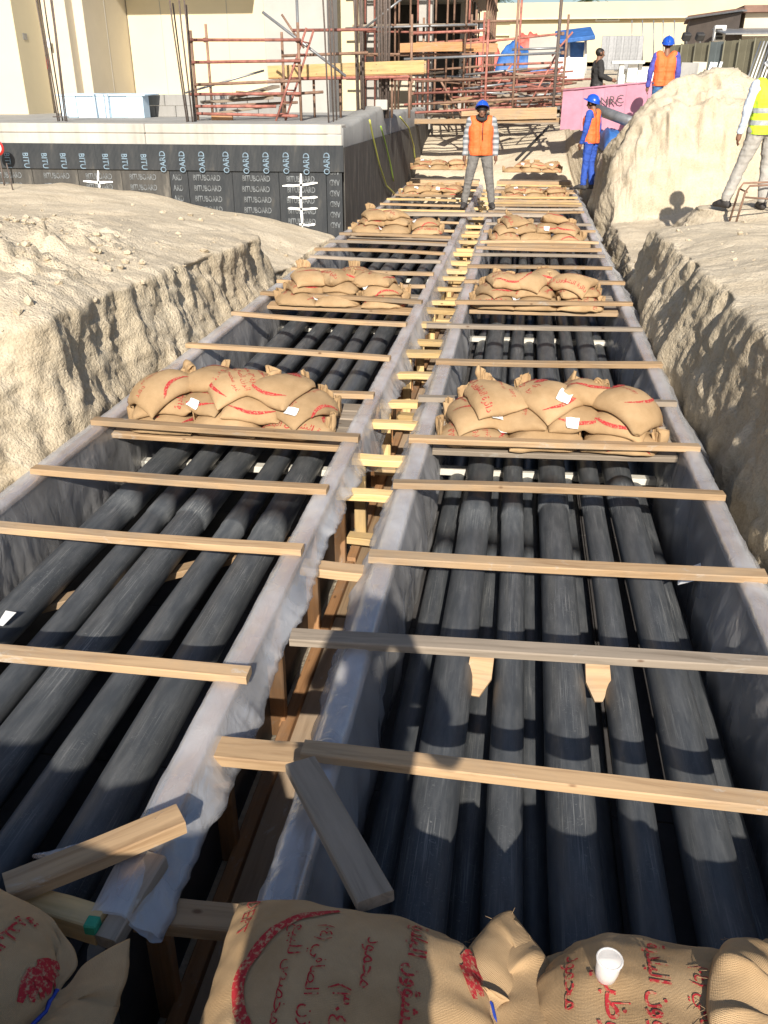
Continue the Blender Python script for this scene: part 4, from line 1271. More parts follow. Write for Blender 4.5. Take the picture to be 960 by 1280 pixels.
# foreground bags on the sand lip
CF = Cloth(44, 28, 0.82, 0.52, 34)
XX, YY = np.meshgrid(np.linspace(HX0, HX1, HM.shape[0]), np.linspace(HY0, HY1, HM.shape[1]), indexing='ij')
HM[YY < 1.50] = 0.07
HM[(YY < 1.50) & (XX > -0.74)] = 0.105
Xf = simulate(CF, [(-0.245, 1.16, 0.02, 0), (0.42, 1.19, 3.08, 0), (-1.22, 1.12, -0.30, 0)], 0.043, 110, 6, None, 0.9)
stamp(CF, Xf)
Xg = simulate(CF, [(0.93, 1.16, 2.70, 0)], 0.034, 110, 6, None, 0.8)
FB = 'sandbags on the sand lip in front'
ARC2 = ribbon([(x_, .10 + .15 * (x_ / .18) ** 2) for x_ in np.linspace(-.19, .18, 26)], [.008 + .020 * math.sin(math.pi * t) for t in np.linspace(0.05, .97, 26)])
PR_F1 = merge2([ARC2, xf2(T_S1, 0.02, 0.20, 0, 0.85), xf2(T_S2, 0.0, 0.255, 0, 0.85), xf2(T_S3, 0.06, 0.31, 0, 0.95), xf2(T_S4, -0.04, 0.355, 0, 1.0), xf2(T_BOLD, 0, 0.44, 0, 0.66), xf2(T_EN, -0.17, 0.06, 0, 1.5), xf2(LOGO, -0.1, 0.53, 0, 1.3)])
PR_F2 = merge2([xf2(T_BOLD, -0.02, 0.35, math.pi, 0.72), xf2(T_AD, 0.0, 0.43, math.pi, 0.95), xf2(T_S4, 0.06, 0.51, math.pi, 1.2), xf2(T_S2, -0.02, 0.27, math.pi, 0.9), xf2(LOGO, -0.05, 0.16, 1.0, 1.6), xf2(ARC, 0.0, 0.03)])
make_bag(CF, Xf[0], 'large shaded burlap sandbag with red arc print at bottom centre, near the channel', FB, PR_F1, 'string_blue', None, 10)
make_bag(CF, Xf[1], 'large burlap sandbag with red lettering under the small plastic cup', FB, PR_F2, 'string_blue', None, 12)
make_bag(CF, Xf[2], 'dark shaded burlap sandbag in the bottom left corner with blue tie', FB, PR_F1, 'string_blue', (0.06, 0.50, .06, .10, .3), 14)
make_bag(CF, Xg[0], 'burlap sandbag in the bottom right corner, frayed mouth over its neighbour', FB, PR_A, 'string_blue', (0.0, 0.47, .05, .08, .5), 26)

# ------------------------------------------------------------------ surveyed points: pixel of the photograph + known distance -> place
_F, _P, _S, _H = 1072., RAD(26.1), RAD(8.57), 1.91
def U(px, py, y):
    u, v = px - 480, 640 - py
    up = v * math.cos(_P) - _F * math.sin(_P); fw = _F * math.cos(_P) + v * math.sin(_P)
    rx = u * math.cos(_S) - fw * math.sin(_S); ry = u * math.sin(_S) + fw * math.cos(_S)
    t = y / ry
    return Vector((rx * t, y, _H + up * t))

# ------------------------------------------------------------------ foundation wall with its waterproofing boards
def text_obj(body, size, m, loc, rx, rz, spin, parent, thick=0.0015, tris=None):
    v, f = tris if tris is not None else text_tris(body, size, 2)
    me = bpy.data.meshes.new('lettering')
    me.from_pydata([(float(a), float(b), 0.0) for a, b in v], [], f.tolist())
    me.materials.append(M[m])
    o = bpy.data.objects.new('lettering', me)
    o.matrix_basis = Matrix.Translation(loc) @ Euler((rx, 0, rz)).to_matrix().to_4x4() @ Matrix.Rotation(spin, 4, 'Z')
    COL.objects.link(o)
    return attach(o, parent)

fw = thing('foundation_wall', (-8.0, 18.0, -0.3), 'long concrete foundation wall faced with black waterproofing boards under a pale slab edge', 'wall')
box('wall_core', (-8.35, 19.8, 0.24), (11.4, 12.9, 1.9), 'concrete_grey', fw, bev=0)
# pale slab edge in three pours with a lift joint
for xa, xb in ((-14.2, -9.3), (-9.3, -5.6), (-5.6, -2.615)):
    box('slab_edge', ((xa + xb) / 2, 13.42, 1.275), (xb - xa - 0.006, 0.34, 0.155), 'concrete', fw, bev=0.01)
    box('slab_edge', ((xa + xb) / 2, 13.425, 1.420), (xb - xa - 0.006, 0.34, 0.130), 'concrete', fw, bev=0.014)
box('slab', (-8.45, 19.9, 1.39), (11.5, 12.6, 0.18), 'concrete_grey', fw, bev=0.01)
def side_upstand():
    prof = [(13.26, 1.485), (14.2, 1.50), (15.2, 1.55), (16.2, 1.63), (17.3, 1.68), (17.9, 1.66), (18.3, 1.52), (19.2, 1.50), (20.3, 1.56), (22, 1.54), (26, 1.55)]
    ys = np.arange(13.26, 26, 0.12)
    zt = np.interp(ys, [p[0] for p in prof], [p[1] for p in prof])
    vs, fs = [], []
    for y, z in zip(ys, zt):
        j = 0.03 * float(fbm(np.array([[y * 2, 3., 1.]]), 4)[0])
        for (x, zz) in ((-2.604 + j * .3, 1.18), (-2.600 + j * .6, z - 0.05 + j), (-2.64 + j, z + j), (-2.92 + j, z + j * .6), (-2.96, 1.47)):
            vs.append((x, y, zz))
    for i in range(len(ys) - 1):
        for k in range(4): fs.append((i*5 + k, (i+1)*5 + k, (i+1)*5 + k + 1, i*5 + k + 1))
    fs.append((0, 1, 2, 3, 4))
    from_data('side_upstand', vs, fs, 'concrete_grey', fw, True)
side_upstand()
T_W = text_tris('BITUBOARD', 0.118, 2, 0.0015); T_WS = T_W[0].copy(); T_WS[:, 0] *= 0.66
T_WORD = (T_WS, T_W[1])
def word(txt, size, sx):
    v, f = text_tris(txt, size, 2, 0.0015); v = v.copy(); v[:, 0] *= sx
    return v, f
T_BITU, T_OARD, T_ARD = word('BITU', 0.13, 0.82), word('OARD', 0.13, 0.82), word('ARD', 0.118, 0.66)
x = -14.0
while x < -2.7:                               # upper lapped strip, sheet by sheet, with the rows of turned words
    x2 = min(x + 1.9, -2.60)
    b = box('waterproof_board', ((x + x2) / 2, 13.232, 1.03), (x2 - x + 0.02, 0.012, 0.36), 'bitumen', fw, bev=0.002)
    b.rotation_euler = (rnd.uniform(-.006, .006), rnd.uniform(-.004, .004), 0)
    k = x + 0.14
    while k < x2 - 0.05:
        if k > -8.6:
            left = k < -5.35
            text_obj('', 0, 'letter', (k, 13.218, 0.965 + rnd.uniform(-.006, .006)), RAD(90), 0, RAD(-90 if left else 90), b, tris=T_BITU if left else T_OARD)
        k += 0.305
    x = x2
box('top_bead', (-8.4, 13.243, 1.198), (11.6, 0.03, 0.022), 'bitumen', fw)
cols = [(-7.9, 0), (-7.1, 0), (-6.42, 1), (-5.70, 2), (-5.16, 3), (-4.69, 4), (-3.93, 5), (-3.25, 6)]
edges = [-14, -11.8, -9.6, -8.3, -7.5, -6.75, -6.05, -5.28, -4.99, -4.30, -3.58, -2.86, -2.62]
for a, b_ in zip(edges[:-1], edges[1:]):
    dusty = b_ < -5.0
    bd = box('waterproof_board', ((a + b_) / 2, 13.262 + rnd.uniform(-.003, .003), 0.27), (b_ - a - 0.006, 0.012, 1.26), 'bitumen_dusty' if dusty else 'bitumen', fw, bev=0.002)
    for cx, _ in cols:
        if a < cx < b_:
            for r in range(5):
                text_obj('', 0, 'letter_dim' if not dusty else 'letter_dim', (cx + rnd.uniform(-.01, .01), 13.246, 0.745 - 0.150 * r), RAD(90), 0, rnd.uniform(-.01, .01), bd, tris=T_ARD if abs(cx + 5.16) < .01 else T_WORD)
    if b_ == -2.62:
        for r in range(6):
            text_obj('', 0, 'letter_dim', (-2.735, 13.246, 0.86 - 0.150 * r), RAD(90), 0, math.pi, bd, tris=T_ARD)
y = 13.27
while y < 25.9:                               # dusty boards down the flank beside the trough
    y2 = min(y + 1.15, 26)
    box('waterproof_board', (-2.592, (y + y2) / 2, 0.32), (0.012, y2 - y - 0.008, 1.72), 'bitumen_dusty', fw, bev=0.002)
    y = y2
def stroke(pts, w, parent):
    P = [Vector(p) for p in pts]; n = 10
    vs, fs = [], []
    for i in range(n + 1):
        s = i / n; q = P[0].lerp(P[1], s); d = (P[1] - P[0]).normalized(); nn = Vector((d.z, 0, -d.x))
        ww = w * (0.75 + 0.4 * rnd.random()) * (0.55 if i in (0, n) else 1) / 2
        wob = nn * 0.006 * math.sin(s * 7 + w * 300)
        vs += [q + nn * ww + wob, q - nn * ww + wob]
    for i in range(n): fs.append((2*i, 2*i + 1, 2*i + 3, 2*i + 2))
    from_data('paint_mark', vs, fs, 'white_paint', parent)
yw = 13.236
for a, b_ in (((375.5, 217), (377.5, 284)), ((353, 233), (397, 229)), ((360, 247), (397, 247)), ((360, 261), (397, 261)), ((374, 281), (394, 281)), ((122, 213), (124, 235)), ((104, 227), (141, 228))):
    stroke([U(a[0], a[1], yw), U(b_[0], b_[1], yw)], 0.035, fw)

# reinforcing bars standing out of the slab, each cluster a bundle
def rebar_bundle(label, bars, y, r=0.011, ties=()):
    base = U(bars[0][2], 155, y)
    t = thing('rebar_bundle', (base.x, y, 1.48), label, 'reinforcing bars', 'starter bars on the slab')
    for (xt, yt, xb, yb, dy) in bars:
        a, b = U(xb, yb, y + dy), U(xt, yt, y + dy)
        a.z = 1.47; d = (b - a); b = a + d * (1 if yt > 0 else 1.6)
        mid = (a + b) / 2 + Vector((rnd.uniform(-.02, .02), rnd.uniform(-.02, .02), 0))
        tube('reinforcing_bar', [a, mid, b], r, 'rebar', t, 6)
    for (xa, ya, xb, yb) in ties:
        tube('tie_bar', [U(xa, ya, y), U(xb, yb, y)], 0.008, 'rebar', t, 6)
rebar_bundle('slender bars leaning beside the blue insulation board, left', [(45, 0, 73, 155, 0), (50, 0, 75, 155, .15), (56, 0, 79, 155, .3), (62, 0, 82, 155, .15), (65, 0, 84, 155, .0)], 14.3, 0.011, [(66, 146, 86, 146)])
rebar_bundle('dark bars rising left of the red scaffold', [(213, 0, 234, 155, 0), (216, 4, 236, 155, .2), (225, 0, 241, 155, 0), (229, 0, 243, 152, .2), (233, 6, 245, 152, .3)], 14.3, 0.013)
rebar_bundle('tall thin bars at the slab corner', [(403, 0, 411, 155, 0), (412, 0, 417, 152, .15), (414, 0, 421, 152, .3)], 14.3, 0.014)
rebar_bundle('bars bundled in front of the orange plank', [(442, 0, 447, 142, 0), (445, 0, 449, 141, .12), (449, 0, 452, 140, .2), (452, 0, 455, 140, .1)], 16.2, 0.020)
rebar_bundle('thick column of bars on a white block', [(474, 0, 476, 130, 0), (477, 0, 479, 130, .1), (480, 0, 481, 130, .2), (483, 0, 483, 130, 0), (486, 0, 485, 130, .1)], 17.2, 0.024)
tag(box('concrete_block', U(477, 131, 17.15), (0.22, 0.22, 0.17), 'concrete', None, 0.1, 0.012), 'small white concrete block at the foot of the thick bars', 'block')

# ------------------------------------------------------------------ things on the slab
fb = thing('insulation_stack', U(133, 155, 16.6), 'pale blue insulation boards stood on the slab in front of the beige recess', 'insulation boards')
for k in range(5):
    a, b = U(82 + 20.6 * k, 154, 16.6), U(82 + 20.6 * (k + 1), 154, 16.6)
    box('foam_board', ((a.x + b.x) / 2, 16.62 + 0.012 * (k % 2), 1.66), (b.x - a.x - 0.006, 0.30, 0.36 + 0.015 * (k % 3)), 'blue_foam', fb, 0, 0.01)
box('foam_sheet', ((U(82, 150, 16.6).x + U(185, 150, 16.6).x) / 2, 16.8, 1.865), (1.72, 0.7, 0.025), 'blue_foam', fb, 0.0, 0.005, 0.03)
uw = thing('block_upstand', U(210, 155, 17.2), 'low grey blockwork upstand running along the slab behind the insulation boards', 'low wall')
for k in range(7):
    for r in range(2):
        box('concrete_block', (-7.2 + 0.405 * k + 0.2 * r, 17.3, 1.575 + 0.195 * r), (0.396, 0.2, 0.19), 'block', uw, 0, 0.006)
# tiny prohibition sign on a stake at far left edge
sg = thing('round_sign', U(-4, 200, 12.9), 'small round red and white warning sign at the left edge', 'sign')
o = tube('sign_plate', [U(-4, 185, 12.9), U(-4, 185, 12.9) + Vector((0, .012, 0))], 0.11, 'red_paint', sg, 18)
o = tube('sign_face', [U(-4, 185, 12.9) + Vector((0, -.004, 0)), U(-4, 185, 12.9) + Vector((0, .002, 0))], 0.075, 'white_metal', sg, 18)
tube('sign_post', [U(-4, 185, 12.9) + Vector((0, .02, -0.1)), (U(-4, 185, 12.9).x, 12.92, 0.55)], 0.012, 'rebar', sg)
sk = U(16, 235, 12.2)
tag(tube('survey_stake', [(sk.x, 12.2, ground_z(sk.x, 12.2) - .05), (sk.x - .03, 12.2, ground_z(sk.x, 12.2) + 0.36)], 0.009, 'rebar'), 'thin steel stake standing in the sand by the left wall', 'stake')

# ------------------------------------------------------------------ cream building behind the slab
bl = thing('cream_building', (-8, 21, 1.4), 'cream rendered building with deep recess and grey pilaster behind the slab', 'building')
TOP = 9.0
def slab_box(name, x0, x1, y0, y1, z0, z1, m, p, bev=0.01):
    return box(name, ((x0 + x1) / 2, (y0 + y1) / 2, (z0 + z1) / 2), (x1 - x0, y1 - y0, z1 - z0), m, p, 0, bev)
slab_box('pier', -11.22, -10.49, 18.8, 19.9, 1.38, TOP, 'cream', bl)
slab_box('recess_wall', -11.2, -9.95, 20.05, 22.75, 1.38, TOP, 'beige_render', bl)
slab_box('recess_wall', -10.6, -9.72, 20.4, 22.85, 1.38, TOP, 'beige_render', bl)
slab_box('rear_wall', -9.7, -5.9, 22.7, 23.1, 1.38, TOP, 'cream', bl)
slab_box('pilaster', -5.97, -4.52, 21.5, 22.68, 1.38, TOP, 'grey_render', bl)
slab_box('canopy', -9.68, -6.25, 20.3, 22.69, 5.0, 5.25, 'grey_render', bl)
slab_box('rear_wall', -5.2, -4.2, 24.0, 24.4, 1.38, TOP, 'cream', bl)
slab_box('plinth', -9.7, -5.99, 22.3, 22.69, 1.38, 1.84, 'concrete', bl)
slab_box('left_wall', -20, -11.9, 22.0, 22.4, 1.38, TOP, 'cream', bl)
for xx in (-8.85, -7.2): slab_box('joint_strip', xx - .006, xx + .006, 22.69, 22.70, 1.85, TOP, 'grey_render', bl, 0.001)
slab_box('joint_strip', -9.719, -9.712, 21.5, 21.512, 1.85, TOP, 'grey_render', bl, 0.001)
# dark lower shutter openings at far left
slab_box('opening', -13.2, -11.3, 21.2, 21.3, 1.4, 2.2, 'beige_render', bl)
# fire extinguisher with notices
fe = thing('fire_extinguisher', U(57, 85, 19.9), 'small red fire extinguisher hung on the grey side of the left pier', 'extinguisher')
e0 = U(57, 78, 19.95)
tube('cylinder', [e0 + Vector((0, 0, -.13)), e0 + Vector((0, 0, -.12)), e0 + Vector((0, 0, .06)), e0 + Vector((0, 0, .11))], .06, 'red_paint', fe, 12, radii=[.05, .06, .06, .025])
tube('hose', [e0 + Vector((0, 0, .11)), e0 + Vector((-.06, -.03, .10)), e0 + Vector((-.08, -.03, 0)), e0 + Vector((-.07, -.04, -.08))], .01, 'dark', fe, 6)
tube('valve', [e0 + Vector((-.03, 0, .12)), e0 + Vector((.04, 0, .13))], .014, 'dark', fe, 6)
nt = thing('notice', U(51, 56, 19.95), 'small framed notice above the fire extinguisher', 'notice')
c = U(51, 56, 19.9)
box('notice_frame', c, (.09, .012, .22), 'timber', nt); box('notice_sheet', c + Vector((0, -.008, 0)), (.06, .006, .17), 'red_paint', nt)
c = U(61, 54, 19.9)
tag(box('switch_box', c, (.07, .03, .18), 'white_metal'), 'small white switch box beside the framed notice', 'switch box')
c = U(27, 48, 18.9)
tag(box('wall_plate', (-10.484, 19.15, 2.95), (.01, .16, .12), 'galv'), 'faint grey plate on the side of the left pier', 'plate')

# unfinished wing with a dark opening, further along
wg = thing('unfinished_wing', (-3.6, 26, 1.4), 'unfinished building wing with dark openings behind the tall scaffolding', 'building')
slab_box('interior_wall', -4.4, -1.7, 29.5, 29.8, 0.6, 8.4, 'dark', wg)  # near-black colour stands for the shade inside the wing
for xx in (-4.15, -2.75): slab_box('column', xx - .2, xx + .2, 25.2, 25.6, 1.0, 8.5, 'grey_render', wg)
slab_box('column', -2.1, -1.8, 29.0, 29.3, 1.2, 8.5, 'grey_render', wg)
slab_box('floor_slab', -4.6, -1.75, 25.2, 33, 4.25, 4.5, 'concrete_grey', wg)
slab_box('floor_slab', -4.6, -1.4, 25.0, 33, 6.9, 7.1, 'concrete_grey', wg)
slab_box('side_wall', -4.6, -4.4, 25.2, 33, 1.0, 8.5, 'cream', wg)
slab_box('infill_wall', -3.95, -3.0, 26.9, 27.0, 1.0, 2.4, 'beige_render', wg)

# ------------------------------------------------------------------ scaffolding
def scaffold(label, loc, tubes, boards=(), group='steel tube scaffolds'):
    t = thing('scaffold', loc, label, 'scaffold', group)
    for name, a, b, m, r in tubes:
        tube(name, [a, b], r, m, t, 7)
    for name, a, b, w, th, m, roll in boards:
        board(name, a, b, w, th, m, t, roll)
    return t
def couplers(t, pts, m='steel_rust'):
    for p in pts: box('coupler', p, (.07, .07, .075), m, t, rnd.random(), .01)
# left scaffold in front of the cream wall
ya, yb = 15.2, 16.3
A = lambda px, py: U(px, py, ya)
B = lambda px, py: U(px, py, yb)
def pole(px, py, y, z0=1.48):
    p = U(px, py, y); q = U(px, 150, y); return Vector((p.x, y, z0)), Vector((p.x, y, p.z))
tb = []
for (px, py, y, m) in ((238, 38, ya, 'steel_rust'), (257, 30, yb, 'steel_rust'), (372, 28, ya, 'steel_rust'), (352, 40, yb, 'steel_rust'), (371, 0, 15.6, 'galv')):
    a, b = pole(px, py, y); tb.append(('standard', a, b, m, .024))
for (xa, ya_, xb, yb_, y, m) in ((236, 50, 376, 50, ya - .05, 'steel_red'), (240, 78, 376, 76, ya - .05, 'steel_red'), (243, 106, 375, 101, ya - .05, 'steel_rust'), (236, 118, 376, 117, ya - .05, 'steel_red'),
                                   (243, 133, 345, 133, ya - .05, 'steel_red'), (246, 142, 372, 145, ya - .05, 'steel_red'), (352, 70, 460, 66, 15.9, 'steel_rust'), (366, 38, 470, 37, 15.6, 'steel_red'), (358, 118, 404, 115, 15.7, 'steel_rust'), (265, 133, 372, 128, yb, 'steel_rust')):
    tb.append(('ledger', U(xa, ya_, y), U(xb, yb_, y), m, .024))
tb.append(('brace', U(328, 15, 15.6), U(432, 95, 15.6), 'galv', .022))
tb.append(('brace', U(330, 88, 15.9), U(232, 116, 15.9), 'galv', .018))
tb.append(('brace', U(352, 18, 15.8), U(380, 60, 15.8), 'steel_rust', .018))
s1 = scaffold('low red scaffold with leaning ladder standing on the slab before the cream wall', (-4.6, 15.6, 1.48), tb,
    [('scaffold_board', U(290, 122, 15.5), U(345, 108, 16.2), .22, .04, 'timber_grey', 0), ('scaffold_board', U(252, 128, 15.4), U(340, 122, 16.0), .22, .04, 'timber_grey', .05), ('scaffold_board', U(262, 143, 15.4), U(330, 134, 16.0), .24, .04, 'timber_grey', -.04), ('scaffold_board', U(300, 116, 15.4), U(348, 119, 16.2), .2, .04, 'timber', .1), ('toe_board', U(265, 149, 15.3), U(291, 149, 15.3), .13, .05, 'timber_orange', RAD(90))])
couplers(s1, [U(238, 50, ya), U(240, 78, ya), U(257, 50, yb), U(372, 50, ya), U(372, 76, ya), U(352, 101, yb), U(371, 118, ya)])
ld = thing('ladder', U(350, 152, 15.0), 'red steel ladder leaning across the low scaffold', 'ladder')
la, lb = U(345, 153, 15.0), U(383, 35, 15.3); lc, ldp = U(357, 153, 15.25), U(392, 38, 15.55)
la.z = lc.z = 1.48
tube('ladder_rail', [la, lb], .018, 'steel_red', ld, 7); tube('ladder_rail', [lc, ldp], .018, 'steel_red', ld, 7)
for k in range(7): tube('rung', [la.lerp(lb, .08 + .13 * k), lc.lerp(ldp, .08 + .13 * k)], .012, 'steel_red', ld, 6)
# orange formwork beam on props between the two scaffolds
fm = thing('formwork_beam', U(430, 95, 16.8), 'orange plywood formwork beam carried on red tubes above the slab corner', 'formwork')
a, b = U(335, 90, 17.0), U(530, 83, 17.0)
board('side_form', (a.x, 17.0, a.z + .0), (b.x, 17.0, b.z), .20, .03, 'timber_new', fm, RAD(90))
board('side_form', (a.x, 17.4, a.z), (b.x, 17.4, b.z), .20, .03, 'timber_new', fm, RAD(90))
board('soffit_form', (a.x, 17.2, a.z - .11), (b.x, 17.2, b.z - .11), .40, .02, 'timber_orange', fm)
for px in (352, 392, 425, 455, 490, 512):
    p = U(px, 98, 17.2); tube('prop', [(p.x, 17.2, 1.48), (p.x, 17.2, p.z)], .024, 'steel_rust', fm, 7)
tube('bearer_tube', [U(360, 99, 16.95), U(512, 96, 16.95)], .025, 'steel_red', fm, 7)
# scaffold bridging the end of the trench
yq, yr = 22.2, 24.4
tb = []
for (px, py, y, m, zb) in ((515, 18, yq, 'steel_rust', 1.48), (606, 15, yr, 'steel_red', 1.36), (611, 24, yq, 'steel_red', 1.36), (649, -12, yq, 'steel_rust', 1.36), (653, -12, yr, 'steel_red', 1.36), (703, -15, yq, 'rebar', 1.15), (711, 18, yr, 'steel_rust', 1.2), (590, 18, yr, 'steel_rust', 1.36), (596, 12, yr + .6, 'steel_rust', 1.3), (545, 30, yr, 'steel_rust', 1.5), (530, 22, yr, 'steel_rust', 1.5)):
    p = U(px, py, y); q = U(px, 140, y)
    tb.append(('standard', Vector((p.x, y, zb)), Vector((p.x, y, p.z)), m, .03 if px != 703 else .038))
for (xa, y1_, xb, y2_, y, m) in ((513, 42, 606, 38, yq, 'steel_red'), (590, 27, 650, 26, yr, 'steel_rust'), (520, 55, 600, 49, yr, 'steel_red'), (505, 74, 704, 66, yq, 'galv'), (530, 60, 704, 42, yr, 'steel_red'), (520, 102, 704, 94, yq, 'steel_rust'), (513, 117, 704, 110, yq, 'steel_red'), (600, 82, 704, 78, yr, 'steel_red'),
                                   (530, 130, 700, 121, yq, 'steel_rust'), (500, 142, 640, 134, yq, 'steel_red'), (505, 131, 610, 124, yr, 'steel_red'), (515, 94, 600, 97, yr, 'galv'), (640, 62, 704, 60, yr, 'galv'), (620, 108, 700, 104, yr, 'steel_red'), (536, 88, 640, 80, yr, 'steel_rust'), (540, 112, 690, 105, yr + 1, 'steel_red'), (560, 100, 700, 88, yr + 1, 'steel_red')):
    tb.append(('ledger', U(xa, y1_, y), U(xb, y2_, y), m, .028))
for (xa, y1_, xb, y2_, y, m) in ((697, 66, 655, 142, yq + .5, 'steel_red'), (703, 82, 668, 140, yr, 'steel_red'), (640, 80, 605, 130, yr, 'steel_red'), (550, 100, 580, 150, yq + .6, 'steel_rust'), (690, 70, 716, 40, yr, 'steel_red')):
    tb.append(('brace', U(xa, y1_, y), U(xb, y2_, y), m, .024))
s2 = scaffold('wide red and grey scaffold bridging the far end of the trench', (-0.9, 22.5, 1.36), tb,
    [('scaffold_board', U(518, 152, yq), U(700, 150, yq), .12, .10, 'timber', 0), ('toe_board', U(612, 143, yq - .1), U(696, 141, yq - .1), .24, .04, 'timber', RAD(90)), ('toe_board', U(577, 143, yq + .3), U(600, 142, yq + .3), .20, .04, 'timber', RAD(90)),
     ('toe_board', U(520, 58, yr), U(622, 60, yr), .20, .04, 'timber_orange', RAD(90)), ('scaffold_board', U(535, 92, yr), U(555, 90, yr), .3, .05, 'timber_grey', 0), ('scaffold_board', U(556, 130, yq + .3), U(585, 122, yq + 1.4), .24, .04, 'timber', 0), ('scaffold_board', U(590, 135, yq + .4), U(640, 122, yq + 1.6), .24, .04, 'timber', 0), ('scaffold_board', U(625, 120, yq + .3), U(655, 117, yq + .8), .2, .05, 'timber_grey', 0), ('scaffold_board', U(640, 92, yq + .6), U(690, 96, yq + .6), .2, .04, 'timber_grey', 0), ('sole_board', Vector((-2.9, yr, 1.40)), Vector((1.3, yr, 1.30)), .22, .06, 'timber_grey', 0), ('sole_board', Vector((-2.9, yq + .05, 1.32)), Vector((1.3, yq + .05, 1.25)), .22, .06, 'timber_grey', 0)])
couplers(s2, [U(703, yy, yq) for yy in (42, 66, 94, 110, 121, 140)] + [U(515, yy, yq) for yy in (42, 74, 102, 117)] + [U(649, yy, yq) for yy in (67, 96, 112)] + [U(606, yy, yr) for yy in (38, 82, 108)])
# tall scaffold on the unfinished wing
tb = []
for i, x in enumerate(np.linspace(-4.2, -1.55, 7)):
    for yy in (23.6, 24.8): tb.append(('standard', Vector((x + rnd.uniform(-.05, .05), yy, 1.48)), Vector((x + rnd.uniform(-.05, .05), yy, 7.6)), 'steel_rust' if (i + int(yy)) % 3 else 'steel_red', .026))
for z in (2.2, 2.75, 3.3, 4.2, 4.9, 5.8, 6.6):
    for yy in (23.55, 24.85): tb.append(('ledger', Vector((-4.5, yy, z)), Vector((-1.3, yy, z + rnd.uniform(-.05, .05))), rnd.choice(['steel_rust', 'steel_rust', 'steel_red', 'galv']), .026))
for x in np.linspace(-4.2, -1.55, 4):
    for z in (3.35, 4.95): tb.append(('transom', Vector((x, 23.3, z)), Vector((x, 25.1, z)), 'steel_rust', .024))
for k in range(6):                            # standards running away along the wing
    yy = 26.2 + 1.3 * k
    for x in (-1.75, -1.2): tb.append(('standard', Vector((x, yy, 1.1)), Vector((x, yy, 6.9)), 'steel_rust', .026))
for z in (2.6, 3.4, 4.3, 5.2, 6.2):
    for x in (-1.72, -1.17): tb.append(('ledger', Vector((x, 25.0, z)), Vector((x, 33.2, z + .03)), 'steel_rust', .026))
tb.append(('brace', U(452, 38, 23.4), U(507, -5, 23.4), 'galv', .026))
scaffold('tall crowded brown scaffold against the unfinished building wing', (-2.9, 24.2, 1.48), tb,
    [('scaffold_board', Vector((-4.4, 24.2, 3.38)), Vector((-1.4, 24.2, 3.38)), .5, .05, 'timber_grey', 0), ('scaffold_board', Vector((-4.4, 24.2, 5.0)), Vector((-1.4, 24.2, 5.0)), .5, .05, 'timber_grey', 0), ('toe_board', U(500, 60, 23.4), U(578, 58, 23.4), .2, .04, 'timber_orange', RAD(90)), ('scaffold_board', Vector((-1.45, 25.5, 4.35)), Vector((-1.45, 33, 4.35)), .5, .05, 'timber_grey', 0)])
st = thing('scaffold_stack', (-0.7, 26.2, 1.2), 'tangled stack of red scaffold tubes and frames behind the bridging scaffold', 'scaffold tubes')
rs = random.Random(5)
for k in range(64):
    xa = rs.uniform(-2.4, 0.4); yy = rs.uniform(23.6, 27.4); z = 1.38 + (yy - 23.6) * .08 + rs.random() * .85
    L = rs.uniform(.8, 1.9)
    tube('scaffold_tube', [(xa, yy, z), (xa + L, yy + rs.uniform(-.7, .7), z + rs.uniform(-.16, .16))], .026, rs.choice(['steel_red', 'steel_red', 'steel_red', 'steel_rust', 'galv']), st, 6)
for k in range(9):
    xa = rs.uniform(-2.2, .6); yy = rs.uniform(25.2, 26.6); z0 = 1.15
    tube('jack_leg', [(xa, yy, z0), (xa + rs.uniform(-.25, .25), yy, z0 + rs.uniform(.6, 1.2))], .026, rs.choice(['steel_red', 'steel_rust']), st, 6)
for k in range(5):
    xa = rs.uniform(-2.2, -.3); yy = rs.uniform(25.3, 26.6)
    board('scaffold_board', (xa, yy, 1.5 + .13 * k), (xa + rs.uniform(.9, 1.6), yy + rs.uniform(-.5, .5), 1.5 + .13 * k + rs.uniform(-.1, .1)), .24, .04, 'timber_grey', st, rs.uniform(-.2, .2))
# hoses hanging down the flank of the wall
for pts, m, lab in (([(462, 150), (466, 170), (474, 205), (483, 232), (494, 243)], 'hose_yellow', 'yellow green hose hanging down the dark flank of the wall, nearest'),
                    ([(476, 158), (482, 180), (488, 205), (492, 226)], 'hose_green', 'green hose hanging down the dark flank of the wall, middle one'),
                    ([(500, 146), (511, 160), (517, 182), (519, 200)], 'hose_yellow', 'yellow green hose hanging down the dark flank of the wall, farthest')):
    P = []
    for px, py in pts:
        d = U(px, py, 10.0); q = d - Vector((0, 0, _H)); s = (-2.545) / q.x
        P.append(Vector((0, 0, _H)) + q * s)
    from_curve = []
    for i in range(len(P) - 1):
        for k in range(4): from_curve.append(P[i].lerp(P[i+1], k / 4))
    from_curve.append(P[-1])
    tag(tube('hose', from_curve, 0.016, m, None, 6), lab, 'hose', 'hoses on the wall flank')

